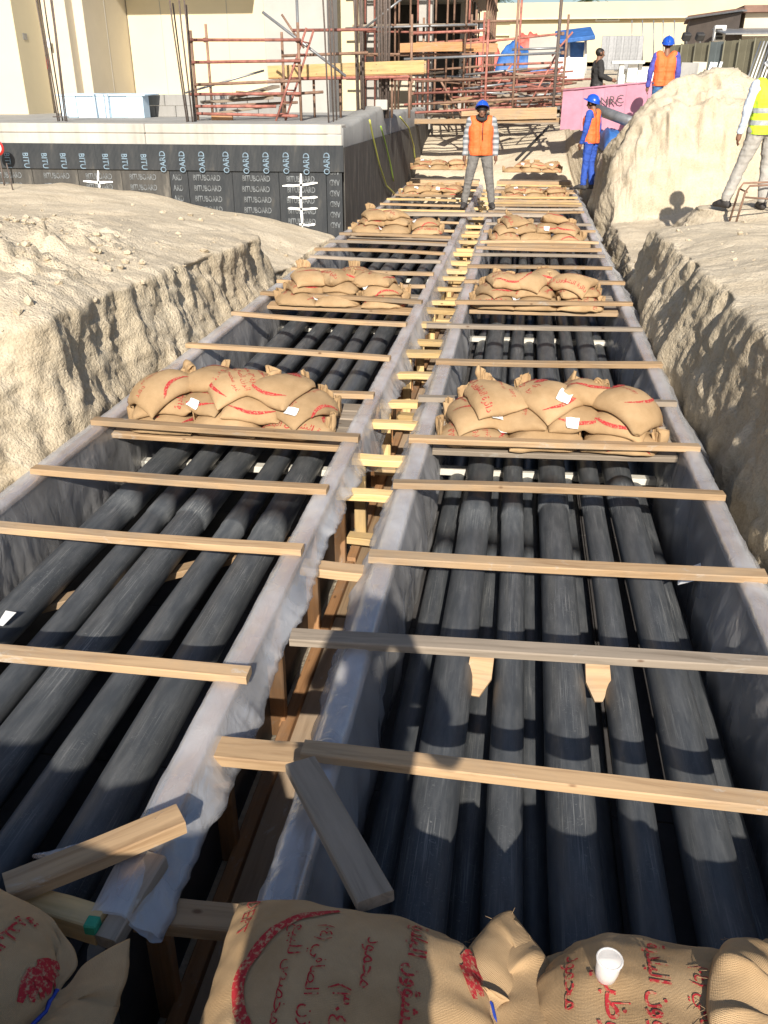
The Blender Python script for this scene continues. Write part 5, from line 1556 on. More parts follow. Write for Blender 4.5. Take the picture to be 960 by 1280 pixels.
# ------------------------------------------------------------------ far background
fbld = thing('long_building', (5, 80, 3.9), 'long low cream building with a parapet across the background', 'building')
a, b = U(500, 22, 80), U(1100, 6, 80)
slab_box('wall', -12, 40, 80, 88, 3.2, a.z - .2, 'cream_far', fbld)
pp = box('parapet', (14, 83.8, a.z + .35), (53, 8.3, 1.1), 'cream_far', fbld)
box('cornice', (14, 79.7, a.z - .22), (53, .5, .12), 'beige_render', fbld)
for px, py, w, h in ((597, 18 + 3, 1.1, 1.6), (760, 17, 1.5, .85), (775, 17, .01, .01), (876, 13, 1.3, .7), (693, 13, .45, .4), (707, 13, .45, .4), (727, 12, .45, .4), (743, 11, .45, .4)):
    if w < .1: continue
    p = U(px, py, 79.95)
    wd = box('window', p, (w * 1.25, .12, h * 1.25), 'white_metal', fbld)
    n = 2 if w > 1 else 1
    for k in range(n):
        pn = box('pane', p + Vector(((k - (n - 1) / 2) * w * .58, -.07, 0)), (w / n * 1.0, .05, h), 'glass', wd)
box('string_course', U(800, 42, 79.9), (40, .25, .15), 'beige_render', fbld)
box('lean_to_wall', (U(740, 70, 72).x, 74, 5.0), (12, 8, 2.4), 'cream_far', fbld)
for px in (790, 803, 817, 829, 843): tag(tube('fence_post', [U(px, 80, 62), U(px, 25, 62)], .035, 'galv'), 'thin grey pole in front of the long building, %s from the left' % ORD[[790, 803, 817, 829, 843].index(px)], 'pole', 'thin poles before the building')
# blue canopy and tarpaulin heaps
bc = thing('blue_canopy', U(720, 92, 46), 'blue canopy with white frame beside the site road', 'canopy')
a, b = U(701, 60, 46), U(731, 60, 46)
slab_box('canopy_curtain', a.x, b.x, 46.4, 48, 2.7, U(720, 52, 46).z, 'blue_tarp', bc)
o = box('canopy_roof', U(718, 44, 46.5), (b.x - a.x + .6, 3, .18), 'blue_tarp', bc, 0, .03); o.rotation_euler = (RAD(10), RAD(-6), 0)
for px in (711, 732): tube('post', [U(px, 92, 46), U(px, 46, 46)], .06, 'white_metal', bc, 8)
tube('rail', [U(711, 51, 46), U(732, 49, 46)], .05, 'white_metal', bc, 8)
def heap(name, px0, px1, pyb, pyt, y, m, label, cat, seed):
    a, b, c = U(px0, pyb, y), U(px1, pyb, y), U((px0 + px1) / 2, pyt, y)
    n = 24; vs, fs = [], []
    for i in range(n):
        for j in range(n):
            s, t = i / (n - 1) * 2 - 1, j / (n - 1) * 2 - 1
            h = (max(0, 1 - abs(s) ** 4) * max(0, 1 - abs(t) ** 4)) ** .5
            nz = float(fbm(np.array([[s * 2.3 + seed, t * 2.3, seed]]), 4)[0])
            vs.append(((a.x + b.x) / 2 + s * (b.x - a.x) / 2, y + 1.2 + t * 1.2, a.z - .2 + (c.z - a.z + .2) * h * (.85 + .35 * nz)))
    for i in range(n - 1):
        for j in range(n - 1): fs.append((i*n + j, (i+1)*n + j, (i+1)*n + j + 1, i*n + j + 1))
    tag(from_data(name, vs, fs, m, None, True), label, cat, 'covered heaps behind the scaffold')
heap('tarpaulin', 585, 625, 82, 42, 40, 'red_tarp', 'red tarpaulin heap behind the bridging scaffold, left one', 'tarpaulin', 1.0)
heap('tarpaulin', 636, 680, 82, 38, 42, 'red_tarp', 'red tarpaulin heap behind the bridging scaffold, right one', 'tarpaulin', 5.0)
heap('tarpaulin', 618, 664, 84, 50, 38, 'blue_tarp', 'blue tarpaulin heap between the red covers', 'tarpaulin', 9.0)
heap('tarpaulin', 660, 692, 84, 48, 39, 'blue_tarp', 'blue tarpaulin heap right of the red covers', 'tarpaulin', 14.0)
tag(box('site_cabinet', U(678, 66, 36), (1.0, .6, 1.0), 'grey_render'), 'plain grey site cabinet before the tarpaulin heaps', 'cabinet')
for k, px in enumerate((706, 722)):
    p = U(px, 84, 40)
    bm = bmesh.new()
    prof = [(-.30, 0), (.30, 0), (.27, .2), (.12, .4), (.10, .8), (-.10, .8), (-.12, .4), (-.27, .2)]
    L = .55
    v0 = [bm.verts.new((-L/2, a_, b_)) for a_, b_ in prof]; v1 = [bm.verts.new((L/2, a_, b_)) for a_, b_ in prof]
    bm.faces.new(v0[::-1]); bm.faces.new(v1)
    for i in range(8): bm.faces.new((v0[i], v0[(i+1) % 8], v1[(i+1) % 8], v1[i]))
    o = from_bm('concrete_barrier', bm, 'white_metal'); o.location = (p.x, 40, p.z - .45)
    tag(o, 'white concrete road barrier by the blue canopy, %s one' % ('left' if k == 0 else 'right'), 'barrier', 'white road barriers')
wb = thing('white_crates', U(785, 105, 31), 'white painted crates and frames stacked behind the pink barrier', 'crates')
for k, (px, py, w, h) in enumerate(((785, 78, 1.0, .08), (776, 92, .14, .65), (790, 92, .3, .5), (799, 92, .12, .7), (785, 88, .8, .06), (782, 97, .5, .4), (806, 95, .5, .5))):
    box('crate_panel', U(px, py, 31 + .1 * k), (w, .35, h), 'white_metal', wb, rnd.uniform(-.1, .1), .01)
gf = thing('corrugated_fence', U(775, 85, 45), 'grey corrugated metal fence behind the white crates', 'fence')
for k in range(11): box('fence_sheet', U(754 + 4.6 * k, 66, 45 + .02 * (k % 2)), (.22, .04, 1.35), 'galv', gf, 0, .01)
gn = thing('site_fence', U(900, 110, 37), 'olive green sheet fence running behind the big sand mound', 'fence')
e0, e1 = U(836, 57, 37), U(975, 46, 34)
n = 15
for k in range(n):
    p = e0.lerp(e1, (k + .5) / n)
    w = (e1 - e0).length / n
    box('fence_sheet', (p.x, p.y + .015 * (k % 2), p.z - 1.0), (w * .985, .03, 2.0), 'fence_blue' if k in (6, 7) else 'fence', gn, math.atan2(e1.y - e0.y, e1.x - e0.x), .005)
    if k % 2 == 0: tube('fence_post', [(p.x - w / 2, p.y - .04, p.z - 2), (p.x - w / 2, p.y - .04, p.z + .02)], .03, 'fence', gn, 6)
cb = thing('site_cabin', U(900, 60, 42), 'dark brown site cabin with sloping roof beyond the green fence', 'cabin')
a, b = U(862, 25, 42), U(927, 15, 40)
vs = [(a.x, 42, 2.2), (b.x, 40, 2.2), (b.x, 40, b.z), (a.x, 42, a.z), (a.x + .5, 46, 2.2), (b.x + .5, 46, 2.2), (b.x + .5, 46, b.z), (a.x + .5, 46, a.z)]
from_data('cabin_wall', vs, [(0, 1, 2, 3), (4, 7, 6, 5), (0, 3, 7, 4), (1, 5, 6, 2)], 'dark_wall', cb)
board('roof_edge', a + Vector((-.1, -.05, .05)), b + Vector((.1, -.05, .05)), .3, .06, 'galv', cb)
vs = [tuple(v) for v in (a + Vector((-.1, -.1, .09)), b + Vector((.1, -.1, .09)), (b.x + .6, 46.2, b.z + .09), (a.x + .4, 46.2, a.z + .09))]
from_data('cabin_roof', vs + [(x_, y_, z_ + .06) for x_, y_, z_ in vs], [(0, 1, 2, 3), (7, 6, 5, 4), (0, 4, 5, 1), (1, 5, 6, 2), (2, 6, 7, 3), (3, 7, 4, 0)], 'roof_brown', cb)
c2 = thing('tan_house', U(945, 30, 40), 'tan wall with brown roof at the top right corner', 'building')
a = U(927, 38, 41)
slab_box('wall', a.x + .05, a.x + 8, 41, 46, 2.2, U(945, 16, 41).z, 'beige_render', c2)
slab_box('roof', a.x - .1, a.x + 8.3, 40.7, 46.4, U(945, 16, 41).z, U(945, 7, 41).z, 'roof_brown', c2)
o = slab_box('awning', U(905, 38, 38).x, a.x + 6, 37.6, 40.6, U(930, 38, 38).z, U(930, 38, 38).z + .06, 'galv', c2); o.rotation_euler = (RAD(6), 0, 0)
ac = thing('air_conditioner', U(899, 45, 39.5), 'white air conditioner unit on the dark cabin wall', 'air conditioner')
box('casing', U(899, 42, 39.6), (.42, .35, .55), 'white_metal', ac, 0, .02)
for k in range(3): box('grille', U(899, 37.5 + 5 * k, 39.4), (.26, .02, .11), 'dark', ac, 0, .005)
tube('bracket', [U(893, 51, 39.6), U(907, 51, 39.6)], .03, 'galv', ac)
for k, px in enumerate((858, 875)):
    fl = thing('flood_lamp', U(px, 55, 38), 'dark flood lamp on the fence top, %s one' % ('left' if k == 0 else 'right'), 'lamp', 'flood lamps on the fence')
    box('lamp_head', U(px, 46, 38), (.30, .22, .26), 'dark', fl, .3, .03, .5); tube('bracket', [U(px, 56, 38), U(px, 46, 38)], .03, 'galv', fl)
for k, (px, py, m, w, h) in enumerate(((860, 96, 'concrete_grey', .55, .85), (872, 95, 'beige_render', .45, .85), (885, 94, 'white_metal', .10, .8), (890, 94, 'white_metal', .12, .8), (897, 93, 'galv', .10, .8))):
    o = box('building_sheet', U(px, py, 33 + .3 * k), (w, .05, h), m, None, -.2, .005, RAD(-12), RAD(10 if k > 1 else 2))
    tag(o, ['broad grey panel leaning on the green fence', 'broad cream panel leaning on the green fence', 'white strip leaning on the green fence, left', 'white strip leaning on the green fence, right', 'grey strip leaning on the green fence'][k], 'panel', 'panels leaning on the fence')
for k in range(6):
    tag(tube('leaning_pipe', [U(931 + 4.2 * k, 108, 30), U(951 + 4.2 * k, 52, 32)], .024, 'white_metal' if k % 3 else 'galv'), 'pale pipe leaning on the fence at right, %s from the left' % (ORD + ['sixth'])[k], 'pipe', 'pale pipes leaning on the fence')
on = heap
heap('orange_netting', 846, 872, 112, 100, 26, 'orange_net', 'crumpled orange safety netting behind the mound', 'netting', 3.0)
tag(bpy.data.objects[-1] if False else thing('road_drum', U(840, 100, 27), 'grey plastic drum beside the orange netting', 'drum'))
dr = bpy.data.objects['road_drum']
p = U(838, 108, 27)
tube('drum_body', [p + Vector((0, 0, -.35)), p + Vector((0, 0, -.3)), p + Vector((0, 0, .0)), p + Vector((0, 0, .3)), p + Vector((0, 0, .33))], .2, 'fence_blue', dr, 14, radii=[.2, .22, .23, .22, .18])
# palm crowns over the roofline
def palm(px, y, label):
    c = U(px, 2, y)
    t = thing('palm_tree', (c.x, y, 4.0), label, 'tree', 'palms behind the long building')
    tube('trunk', [(c.x, y, 3.8), (c.x + .1, y, c.z * .6), (c.x, y, c.z)], .22, 'trunk', t, 8, radii=[.28, .2, .16])
    vs, fs = [], []
    for k in range(26):
        az = k * 2.4; el = rnd.uniform(-.3, 1.0); L = rnd.uniform(1.7, 2.5)
        d = Vector((math.cos(az) * math.cos(el), math.sin(az) * math.cos(el), math.sin(el)))
        pts = [Vector(c) + d * L * s + Vector((0, 0, -1.3 * s * s)) for s in (0, .25, .5, .75, 1)]
        sd_ = d.cross(Vector((0, 0, 1))).normalized()
        for i in range(4):
            for sg_ in (-1, 1):
                for q in range(3):
                    a_ = pts[i].lerp(pts[i+1], q / 3)
                    b_ = a_ + sd_ * sg_ * .42 * (1 - .5 * i / 4) + Vector((0, 0, -.16)) + d * .16
                    n0 = len(vs); vs += [a_ - d * .035, a_ + d * .035, b_]; fs.append((n0, n0 + 1, n0 + 2))
    from_data('crown', vs, fs, 'leaf', t)
palm(620, 100, 'dark palm crown showing above the long building roof, left')
palm(736, 105, 'dark palm crown showing above the long building roof, right')
rd = from_data('road', [(-1.0, 27, 1.42), (12, 27, 1.62), (14, 60, 3.22), (-4, 60, 3.22)], [(0, 1, 2, 3)], 'asphalt'); tag(rd, kind='structure')
for v in rd.data.vertices: v.co.z = 1.47 + (v.co.y - 28) * (1.15 / 17) + .06 if v.co.y < 45 else 3.17

# ------------------------------------------------------------------ pink barrier, grey pipe, cloth, far plank
pb = thing('pink_barrier', (1.75, 21.6, 1.15), 'pink sheeted site barrier with dark stencilled letters beyond the trench', 'barrier')
p0, p1 = U(704, 161, 21.9), U(704, 113, 21.9)
q1 = U(826, 101, 21.4)
n = 9
for k in range(n):
    s0, s1 = k / n, (k + 1) / n
    a, b = p1.lerp(q1, s0), p1.lerp(q1, s1)
    h = p1.z - p0.z + .02 + .25 * s0
    vs = [a - Vector((0, 0, h)), b - Vector((0, 0, h)), b, a]
    vs = [v + Vector((0, .012 * (k % 2), 0)) for v in vs]
    back = [v + Vector((0, .02, 0)) for v in vs]
    from_data('barrier_sheet', vs + back, [(0, 1, 2, 3), (7, 6, 5, 4), (0, 4, 5, 1), (1, 5, 6, 2), (2, 6, 7, 3), (3, 7, 4, 0)], 'pink', pb)
tube('top_rail', [p1 + Vector((0, -.005, .0)), q1 + Vector((0, -.005, .0))], .02, 'pink', pb)
o = text_obj('NRC', .25, 'stencil', U(765, 126, 21.55), RAD(90), math.atan2(q1.y - p1.y, q1.x - p1.x), .12, pb)
gp0, gp1 = U(744, 136, 20.4), U(801, 157, 19.4)
tag(tube('grey_pipe', [gp0, gp0.lerp(gp1, .5), gp1], .105, 'galv', None, 18), 'large dull grey pipe lying across the mound crest behind the worker in blue', 'pipe')
heap('blue_cloth', 756, 782, 176, 160, 18.9, 'blue_tarp', 'crumpled blue plastic cloth on the left shoulder of the mound', 'cloth', 22.0)
tag(board('grey_plank', (-2.15, 14.9, .08), (0.55, 15.1, .08), .20, .045, 'timber_grey'), 'weathered grey plank laid across both troughs below the standing worker', 'plank')
tag(board('leaning_bar', U(645, 200, 21.8), U(686, 158, 23.6), .05, .05, 'dark'), 'thin dark bar lying on the sand ramp at the trench end', 'bar')

# ------------------------------------------------------------------ small things in the foreground
o = board('loose_plank', (-1.20, 1.40, .055), (-0.84, 1.70, .055), .085, .045, 'timber', None); tag(o, 'short plank lying diagonally over the near end of the left trough', 'plank')
o = board('loose_plank', (-1.16, 1.42, -.02), (-0.945, 1.39, -.02), .07, .07, 'timber_new', None); tag(o, 'squared timber offcut with green painted end, bottom left', 'offcut')
box('paint_dab', (-0.958, 1.372, .002), (.034, .036, .034), 'green_paint', o, 0, .004)
o = board('loose_plank', (-0.915, 1.35, -.03), (-0.875, 1.60, .0), .06, .05, 'timber_grey', None); tag(o, 'short weathered stake end beside the dark panel edge, bottom left', 'stake')
o = board('loose_plank', (-0.545, 1.93, .085), (-0.235, 1.43, .15), .095, .035, 'timber_grey', None); tag(o, 'grey plank leaning from the rim of the right trough onto the big sandbag', 'plank')
cp = thing('plastic_cup', (0.285, 1.255, .40), 'small translucent white plastic cup lying on the front sandbag', 'cup')
i_, j_ = int((0.285 - HX0) / HC), int((1.255 - HY0) / HC)
zc = float(HM[i_ - 2:i_ + 3, j_ - 2:j_ + 3].max())
cp.location.z = zc
tube('cup_body', [(0.285, 1.255, zc + .002), (0.285, 1.255, zc + .006), (0.286, 1.253, zc + .03), (0.287, 1.250, zc + .064), (0.287, 1.250, zc + .066)], .03, 'clear', cp, 20, radii=[.016, .021, .024, .026, .025])
tube('cup_rim', [Vector((0.287 + .026 * math.cos(a), 1.250 + .026 * math.sin(a), zc + .065)) for a in np.linspace(0, 2 * math.pi, 20)[:-1]], .0025, 'clear', cp, 6, closed=True)
for p_, lab in (((1.0, 5.2), 0), ((0.93, 4.35), 1)):
    pass
o = from_data('paper_scrap', [(0.90, 3.86, -.30), (1.00, 3.80, -.22), (1.02, 3.98, -.23), (0.93, 4.02, -.31), (0.96, 3.9, -.245)], [(0, 1, 4), (1, 2, 4), (2, 3, 4), (3, 0, 4)], 'paper'); tag(o, 'crumpled white paper scrap against the right wall of the right trough', 'paper')
o = from_data('paper_scrap', [(-2.32, 2.98, -.26), (-2.18, 2.95, -.25), (-2.17, 3.05, -.24), (-2.30, 3.08, -.25)], [(0, 1, 2, 3)], 'timber'); o.data.materials[0] = M['paper']; tag(o, 'pale scrap lying on the leftmost duct of the left trough', 'paper')

# ------------------------------------------------------------------ people
def capsule(bm, a, b, ra, rb, seg=12):
    a, b = Vector(a), Vector(b)
    d = b - a
    L = d.length
    if L < 1e-5: d = Vector((0, 0, 1)); L = 1e-5
    x = d.normalized(); y = x.orthogonal().normalized(); z = x.cross(y)
    rings = []
    for k in range(1, 5): t = -math.pi / 2 + k * math.pi / 8; rings.append((a + x * ra * math.sin(t), ra * math.cos(t)))
    for k in range(0, 4): t = k * math.pi / 8; rings.append((b + x * rb * math.sin(t), rb * math.cos(t)))
    p0, p1 = bm.verts.new(a - x * ra), bm.verts.new(b + x * rb)
    R = []
    for c, r in rings:
        R.append([bm.verts.new(c + (y * math.cos(2 * math.pi * i / seg) + z * math.sin(2 * math.pi * i / seg)) * r) for i in range(seg)])
    for i in range(seg):
        j = (i + 1) % seg
        bm.faces.new((p0, R[0][j], R[0][i])); bm.faces.new((p1, R[-1][i], R[-1][j]))
        for k in range(len(R) - 1): bm.faces.new((R[k][i], R[k][j], R[k+1][j], R[k+1][i]))

def remesh(caps, voxel, smooth=3):
    bm = bmesh.new()
    for c in caps: capsule(bm, c[0], c[1], c[2], c[3])
    me = bpy.data.meshes.new('tmp'); bm.to_mesh(me); bm.free()
    o = bpy.data.objects.new('tmp', me); COL.objects.link(o)
    r = o.modifiers.new('r', 'REMESH'); r.mode = 'VOXEL'; r.voxel_size = voxel
    s = o.modifiers.new('s', 'SMOOTH'); s.iterations = smooth; s.factor = .5
    out = bpy.data.meshes.new_from_object(o.evaluated_get(bpy.context.evaluated_depsgraph_get()))
    bpy.data.objects.remove(o)
    return out

def seg_dist(P, a, b, ra, rb):
    a, b = np.array(a), np.array(b); d = b - a
    t = np.clip(((P - a) @ d) / (d @ d + 1e-9), 0, 1)
    return np.linalg.norm(P - a - t[:, None] * d, axis=1) - (ra + (rb - ra) * t)

def crumple(me, names=None, idx=None, seed=0.0, k=1.0):
    """press folds into the clothing, leaving skin smooth"""
    n = len(me.vertices)
    co = np.empty(n * 3, np.float32); me.vertices.foreach_get('co', co); co = co.reshape(-1, 3).astype(np.float64)
    no = np.empty(n * 3, np.float32); me.vertices.foreach_get('normal', no); no = no.reshape(-1, 3)
    w = np.ones(n)
    if names is not None:
        sk = [i for i, q in enumerate(names) if q in ('skin', 'hair', 'shoe')]
        ls = np.empty(len(me.polygons), np.int32); lt = ls.copy(); vi = np.empty(len(me.loops), np.int32)
        me.polygons.foreach_get('loop_total', lt); me.loops.foreach_get('vertex_index', vi)
        w[vi[np.repeat(np.isin(idx, sk), lt)]] = 0
    d = fbm(co * np.array([9, 9, 15]) + seed, 3, .55, True) * .011 + fbm(co * np.array([5, 5, 4]) + seed + 9, 3, .5) * .013
    co += no * (d * w * k)[:, None]
    me.vertices.foreach_set('co', co.astype(np.float32).ravel()); me.update()

def person(loc, yaw, label, cl, J, helmet=None, vest=None, group=None, voxel=.011, tape=False, text=None, hair=True, scarf=None):
    """local frame: x to the person's right, y forward, z up; J overrides joints; cl = materials (shirt, trousers, shoes)"""
    j = dict(pel=(0, 0, .96), chest=(0, .0, 1.27), neck=(0, -.005, 1.46), head=(0, .02, 1.595), chin=(0, .065, 1.53),
             shl=(-.185, 0, 1.405), shr=(.185, 0, 1.405), ell=(-.235, -.02, 1.13), elr=(.235, -.02, 1.13), wrl=(-.245, .05, .885), wrr=(.245, .05, .885),
             hil=(-.095, 0, .91), hir=(.095, 0, .91), knl=(-.11, .025, .50), knr=(.11, .025, .50), anl=(-.12, -.02, .10), anr=(.12, -.02, .10), tol=(-.14, .15, .035), tor=(.14, .15, .035))
    j.update(J)
    V = {k: Vector(v) for k, v in j.items()}
    shirt, trous, shoe = cl
    C = []                                    # (a, b, ra, rb, material)
    def add(a, b, ra, rb, m): C.append((Vector(a), Vector(b), ra * (1.10 if m not in ('skin', 'hair') else 1.0), rb * (1.10 if m not in ('skin', 'hair') else 1.0), m))
    pel, ch = V['pel'], V['chest']
    sx = Vector((.062, 0, 0))
    mid = pel.lerp(ch, .5)
    for s in (-1, 1):
        add(pel + sx * s * 1.15, mid + sx * s * .9, .108, .100, shirt)
        add(mid + sx * s * .9, ch + sx * s * 1.25, .100, .112, shirt)
        add(ch + sx * s * 1.2, V['shl' if s < 0 else 'shr'] * .8 + V['neck'] * .2 + Vector((0, 0, -.03)), .105, .075, shirt)
        add(pel + sx * s * 1.3 + Vector((0, 0, -.03)), V['hil' if s < 0 else 'hir'], .108, .105, trous)
    add(V['neck'] + Vector((0, 0, -.05)), V['head'] * .45 + V['neck'] * .55, .062, .054, 'skin')
    fwd = (V['chin'] - V['head']); fwd.z = 0; fwd.normalize()
    h, c = V['head'], V['chin']
    add(h + Vector((0, 0, .03)) - fwd * .02, h + Vector((0, 0, .02)) + fwd * .015, .090, .085, 'skin' if not hair else 'hair')
    add(h + fwd * .03 + Vector((0, 0, -.005)), c + fwd * .0, .072, .040, 'skin')
    add(h.lerp(c, .5) + fwd * .055, h.lerp(c, .62) + fwd * .078, .012, .016, 'skin')       # nose
    sd_ = Vector((fwd.y, -fwd.x, 0))
    for s in (-1, 1): add(h + sd_ * s * .083 + Vector((0, 0, -.02)), h + sd_ * s * .088 + Vector((0, 0, .012)), .012, .015, 'skin')
    for s in ('l', 'r'):
        sh, el, wr = V['sh' + s], V['el' + s], V['wr' + s]
        add(sh, el, .064, .050, shirt); add(el, wr, .049, .036, shirt)
        d = (wr - el).normalized()
        sgn = -1 if s == 'l' else 1
        side = V.get('palm' + s, Vector((sgn * .0, 1, 0))); side = (side - d * side.dot(d)).normalized()
        n = d.cross(side)
        add(wr + d * .01, wr + d * .075, .030, .034, 'skin')
        for k in range(4):
            o_ = side * (.028 - .0185 * k)
            L = (.070, .080, .075, .058)[k]
            p0 = wr + d * .085 + o_; p1 = p0 + d * L * .55 - n * .006 * sgn; p2 = p1 + d * L * .42 - n * .020 * sgn
            add(p0, p1, .0098, .0092, 'skin'); add(p1, p2, .0092, .0080, 'skin')
        t0 = wr + d * .030 + side * .030; t1 = t0 + d * .035 + side * .022; t2 = t1 + d * .03 + side * .004
        add(t0, t1, .012, .0105, 'skin'); add(t1, t2, .0105, .009, 'skin')
        hi, kn, an, to = V['hi' + s], V['kn' + s], V['an' + s], V['to' + s]
        add(hi, kn, .098, .066, trous); add(kn, an + Vector((0, 0, .03)), .064, .056, trous)
        add(an + Vector((0, 0, .02)), an + Vector((0, 0, -.03)), .046, .050, shoe)
        hd = to - an; hd.z = 0; hd.normalize()
        add(an - hd * .045 + Vector((0, 0, -.055)), an.lerp(to, .5) + Vector((0, 0, -.012)), .040, .048, shoe); add(an.lerp(to, .5) + Vector((0, 0, -.012)), to, .046, .032, shoe)
    me = remesh(C, voxel)
    names = []
    for q in C:
        if q[4] not in names: names.append(q[4])
    for q in names: me.materials.append(M[q])
    nf = len(me.polygons)
    cen = np.empty(nf * 3, np.float32); me.polygons.foreach_get('center', cen); cen = cen.reshape(-1, 3)
    best = np.full(nf, 9.); idx = np.zeros(nf, np.int32)
    for q in C:
        dd = seg_dist(cen, q[0], q[1], q[2], q[3]) + (-.006 if q[4] in ('skin',) and q[2] < .02 else 0)
        m_ = dd < best; best[m_] = dd[m_]; idx[m_] = names.index(q[4])
    fc = np.array(c); fh = np.array(h)
    if hair and not helmet:                    # hair line: crown and back of the head only
        u = cen - fh
        skinface = (u @ np.array(fwd) > .035) & (u[:, 2] < .055) & (idx == names.index('hair'))
        idx[skinface] = names.index('skin')
    me.polygons.foreach_set('material_index', idx)
    me.polygons.foreach_set('use_smooth', [True] * nf)
    crumple(me, names, idx, loc[0])
    t = thing('person', loc, label, 'person', group)
    t.rotation_euler = (0, 0, yaw)
    W = Matrix.Translation(loc) @ Matrix.Rotation(yaw, 4, 'Z')
    def put(o, parent=t):
        o.matrix_basis = W @ o.matrix_basis
        return attach(o, parent)
    body = bpy.data.objects.new('body', me); COL.objects.link(body); put(body)
    for s in (-1, 1):
        o = tube('eye', [h.lerp(c, .30) + sd_ * s * .032 + fwd * .070, h.lerp(c, .30) + sd_ * s * .032 + fwd * .078], .010, 'dark', None, 8); put(o)
    if vest:
        VC = []
        for s in (-1, 1):
            VC += [(pel + sx * s * 1.25 + Vector((0, 0, -.06)), mid + sx * s * 1.1, .138, .132), (mid + sx * s * 1.1, ch + sx * s * 1.35, .132, .142), (ch + sx * s * 1.2, V['shl' if s < 0 else 'shr'] * .72 + V['neck'] * .28 + Vector((0, 0, -.015)), .130, .088)]
        vm = remesh(VC, voxel * 1.1, 4)
        bm = bmesh.new(); bm.from_mesh(vm)
        hem = pel.z - .085
        bmesh.ops.bisect_plane(bm, geom=list(bm.verts) + list(bm.edges) + list(bm.faces), plane_co=(0, 0, hem), plane_no=(0, 0, -1), clear_outer=True)
        nk = V['neck']
        kill = [f for f in bm.faces if (f.calc_center_median() - nk - fwd * .03).length < .075]
        bmesh.ops.delete(bm, geom=kill, context='FACES')
        for f in bm.faces: f.smooth = True
        bv = list(bm.verts)
        dd = fbm(np.array([(v.co.x * 8 + loc[0], v.co.y * 8, v.co.z * 11) for v in bv]), 3, .55, True) * .010
        for v, q in zip(bv, dd): v.co += v.normal * float(q)
        bm.normal_update()
        bmt = bm.copy()
        o = from_bm('vest', bm, vest, None, True); put(o)
        bands = [(.10, .155), (.235, .29)] if tape else [(.12, .15)]
        for lo, hi_ in bands:
            b2 = bmt.copy()
            for z_, nz in ((hem + lo, -1), (hem + hi_, 1)):
                bmesh.ops.bisect_plane(b2, geom=list(b2.verts) + list(b2.edges) + list(b2.faces), plane_co=(0, 0, z_), plane_no=(0, 0, nz), clear_outer=True)
            b2.normal_update()
            for v in b2.verts: v.co += v.normal * .004
            q = from_bm('reflective_band', b2, 'tape' if tape else 'vest_orange', None, True); put(q, o)
        bmt.free()
    if helmet:
        vs, fs = [], []
        seg, rows = 24, 7
        up = (h - c); up = (up - fwd * up.dot(fwd) * .6).normalized()
        top = h + up * .035
        r3 = up.cross(fwd).normalized(); f3 = r3.cross(up)
        for i in range(rows + 1):
            a = i / rows * math.pi / 2
            for k in range(seg):
                b = 2 * math.pi * k / seg
                rr = math.cos(a)
                vs.append(top + (f3 * math.cos(b) * .138 + r3 * math.sin(b) * .112) * rr + up * .118 * math.sin(a))
        for i in range(rows):
            for k in range(seg): fs.append((i*seg + k, i*seg + (k+1) % seg, (i+1)*seg + (k+1) % seg, (i+1)*seg + k))
        o = from_data('helmet', vs, fs, helmet, None, True); put(o)
        vs, fs = [], []
        for k in range(seg):
            b = 2 * math.pi * k / seg; ex = .012 + .05 * max(0, math.cos(b)) ** 2
            base = f3 * math.cos(b) * .138 + r3 * math.sin(b) * .112
            vs += [top + base * 1.0 + up * .006, top + base * (1 + ex / .13) - up * .004, top + base * (1 + ex / .13) - up * .012, top + base * .99 - up * .012]
        for k in range(seg):
            n_ = (k + 1) % seg
            for q in range(4): fs.append((k*4 + q, n_*4 + q, n_*4 + (q+1) % 4, k*4 + (q+1) % 4))
        b_ = from_data('brim', vs, fs, helmet, None, True); put(b_, o)
        rp = [top + f3 * .138 * math.cos(a) + up * (.118 * math.sin(a) + .002) for a in np.linspace(.35, math.pi - .35, 12)]
        put(tube('ridge', rp, .012, helmet, None, 6), o)
    if scarf:
        put(tube('scarf', [V['neck'] + Vector((.085 * math.cos(a), .08 * math.sin(a) + .02, .0 - .03 * math.sin(a))) for a in np.linspace(0, 2 * math.pi, 16)[:-1]], .03, scarf, None, 8, closed=True))
        put(tube('lanyard', [V['neck'] + Vector((-.03, .12, -.05)), ch + Vector((-.02, .16, 0)), mid + Vector((-.03, .155, .0))], .007, 'dark', None, 6))
    if text:
        txt, size, px_, pz_ = text
        v, f = text_tris(txt, size, 2, .003)
        o = from_data('vest_lettering', [(float(a) + px_, -.150, float(b) + pz_) for a, b in v], f.tolist(), 'timber_orange', None)
        me2 = o.data; me2.materials[0] = M['ink']
        put(o)
    return t

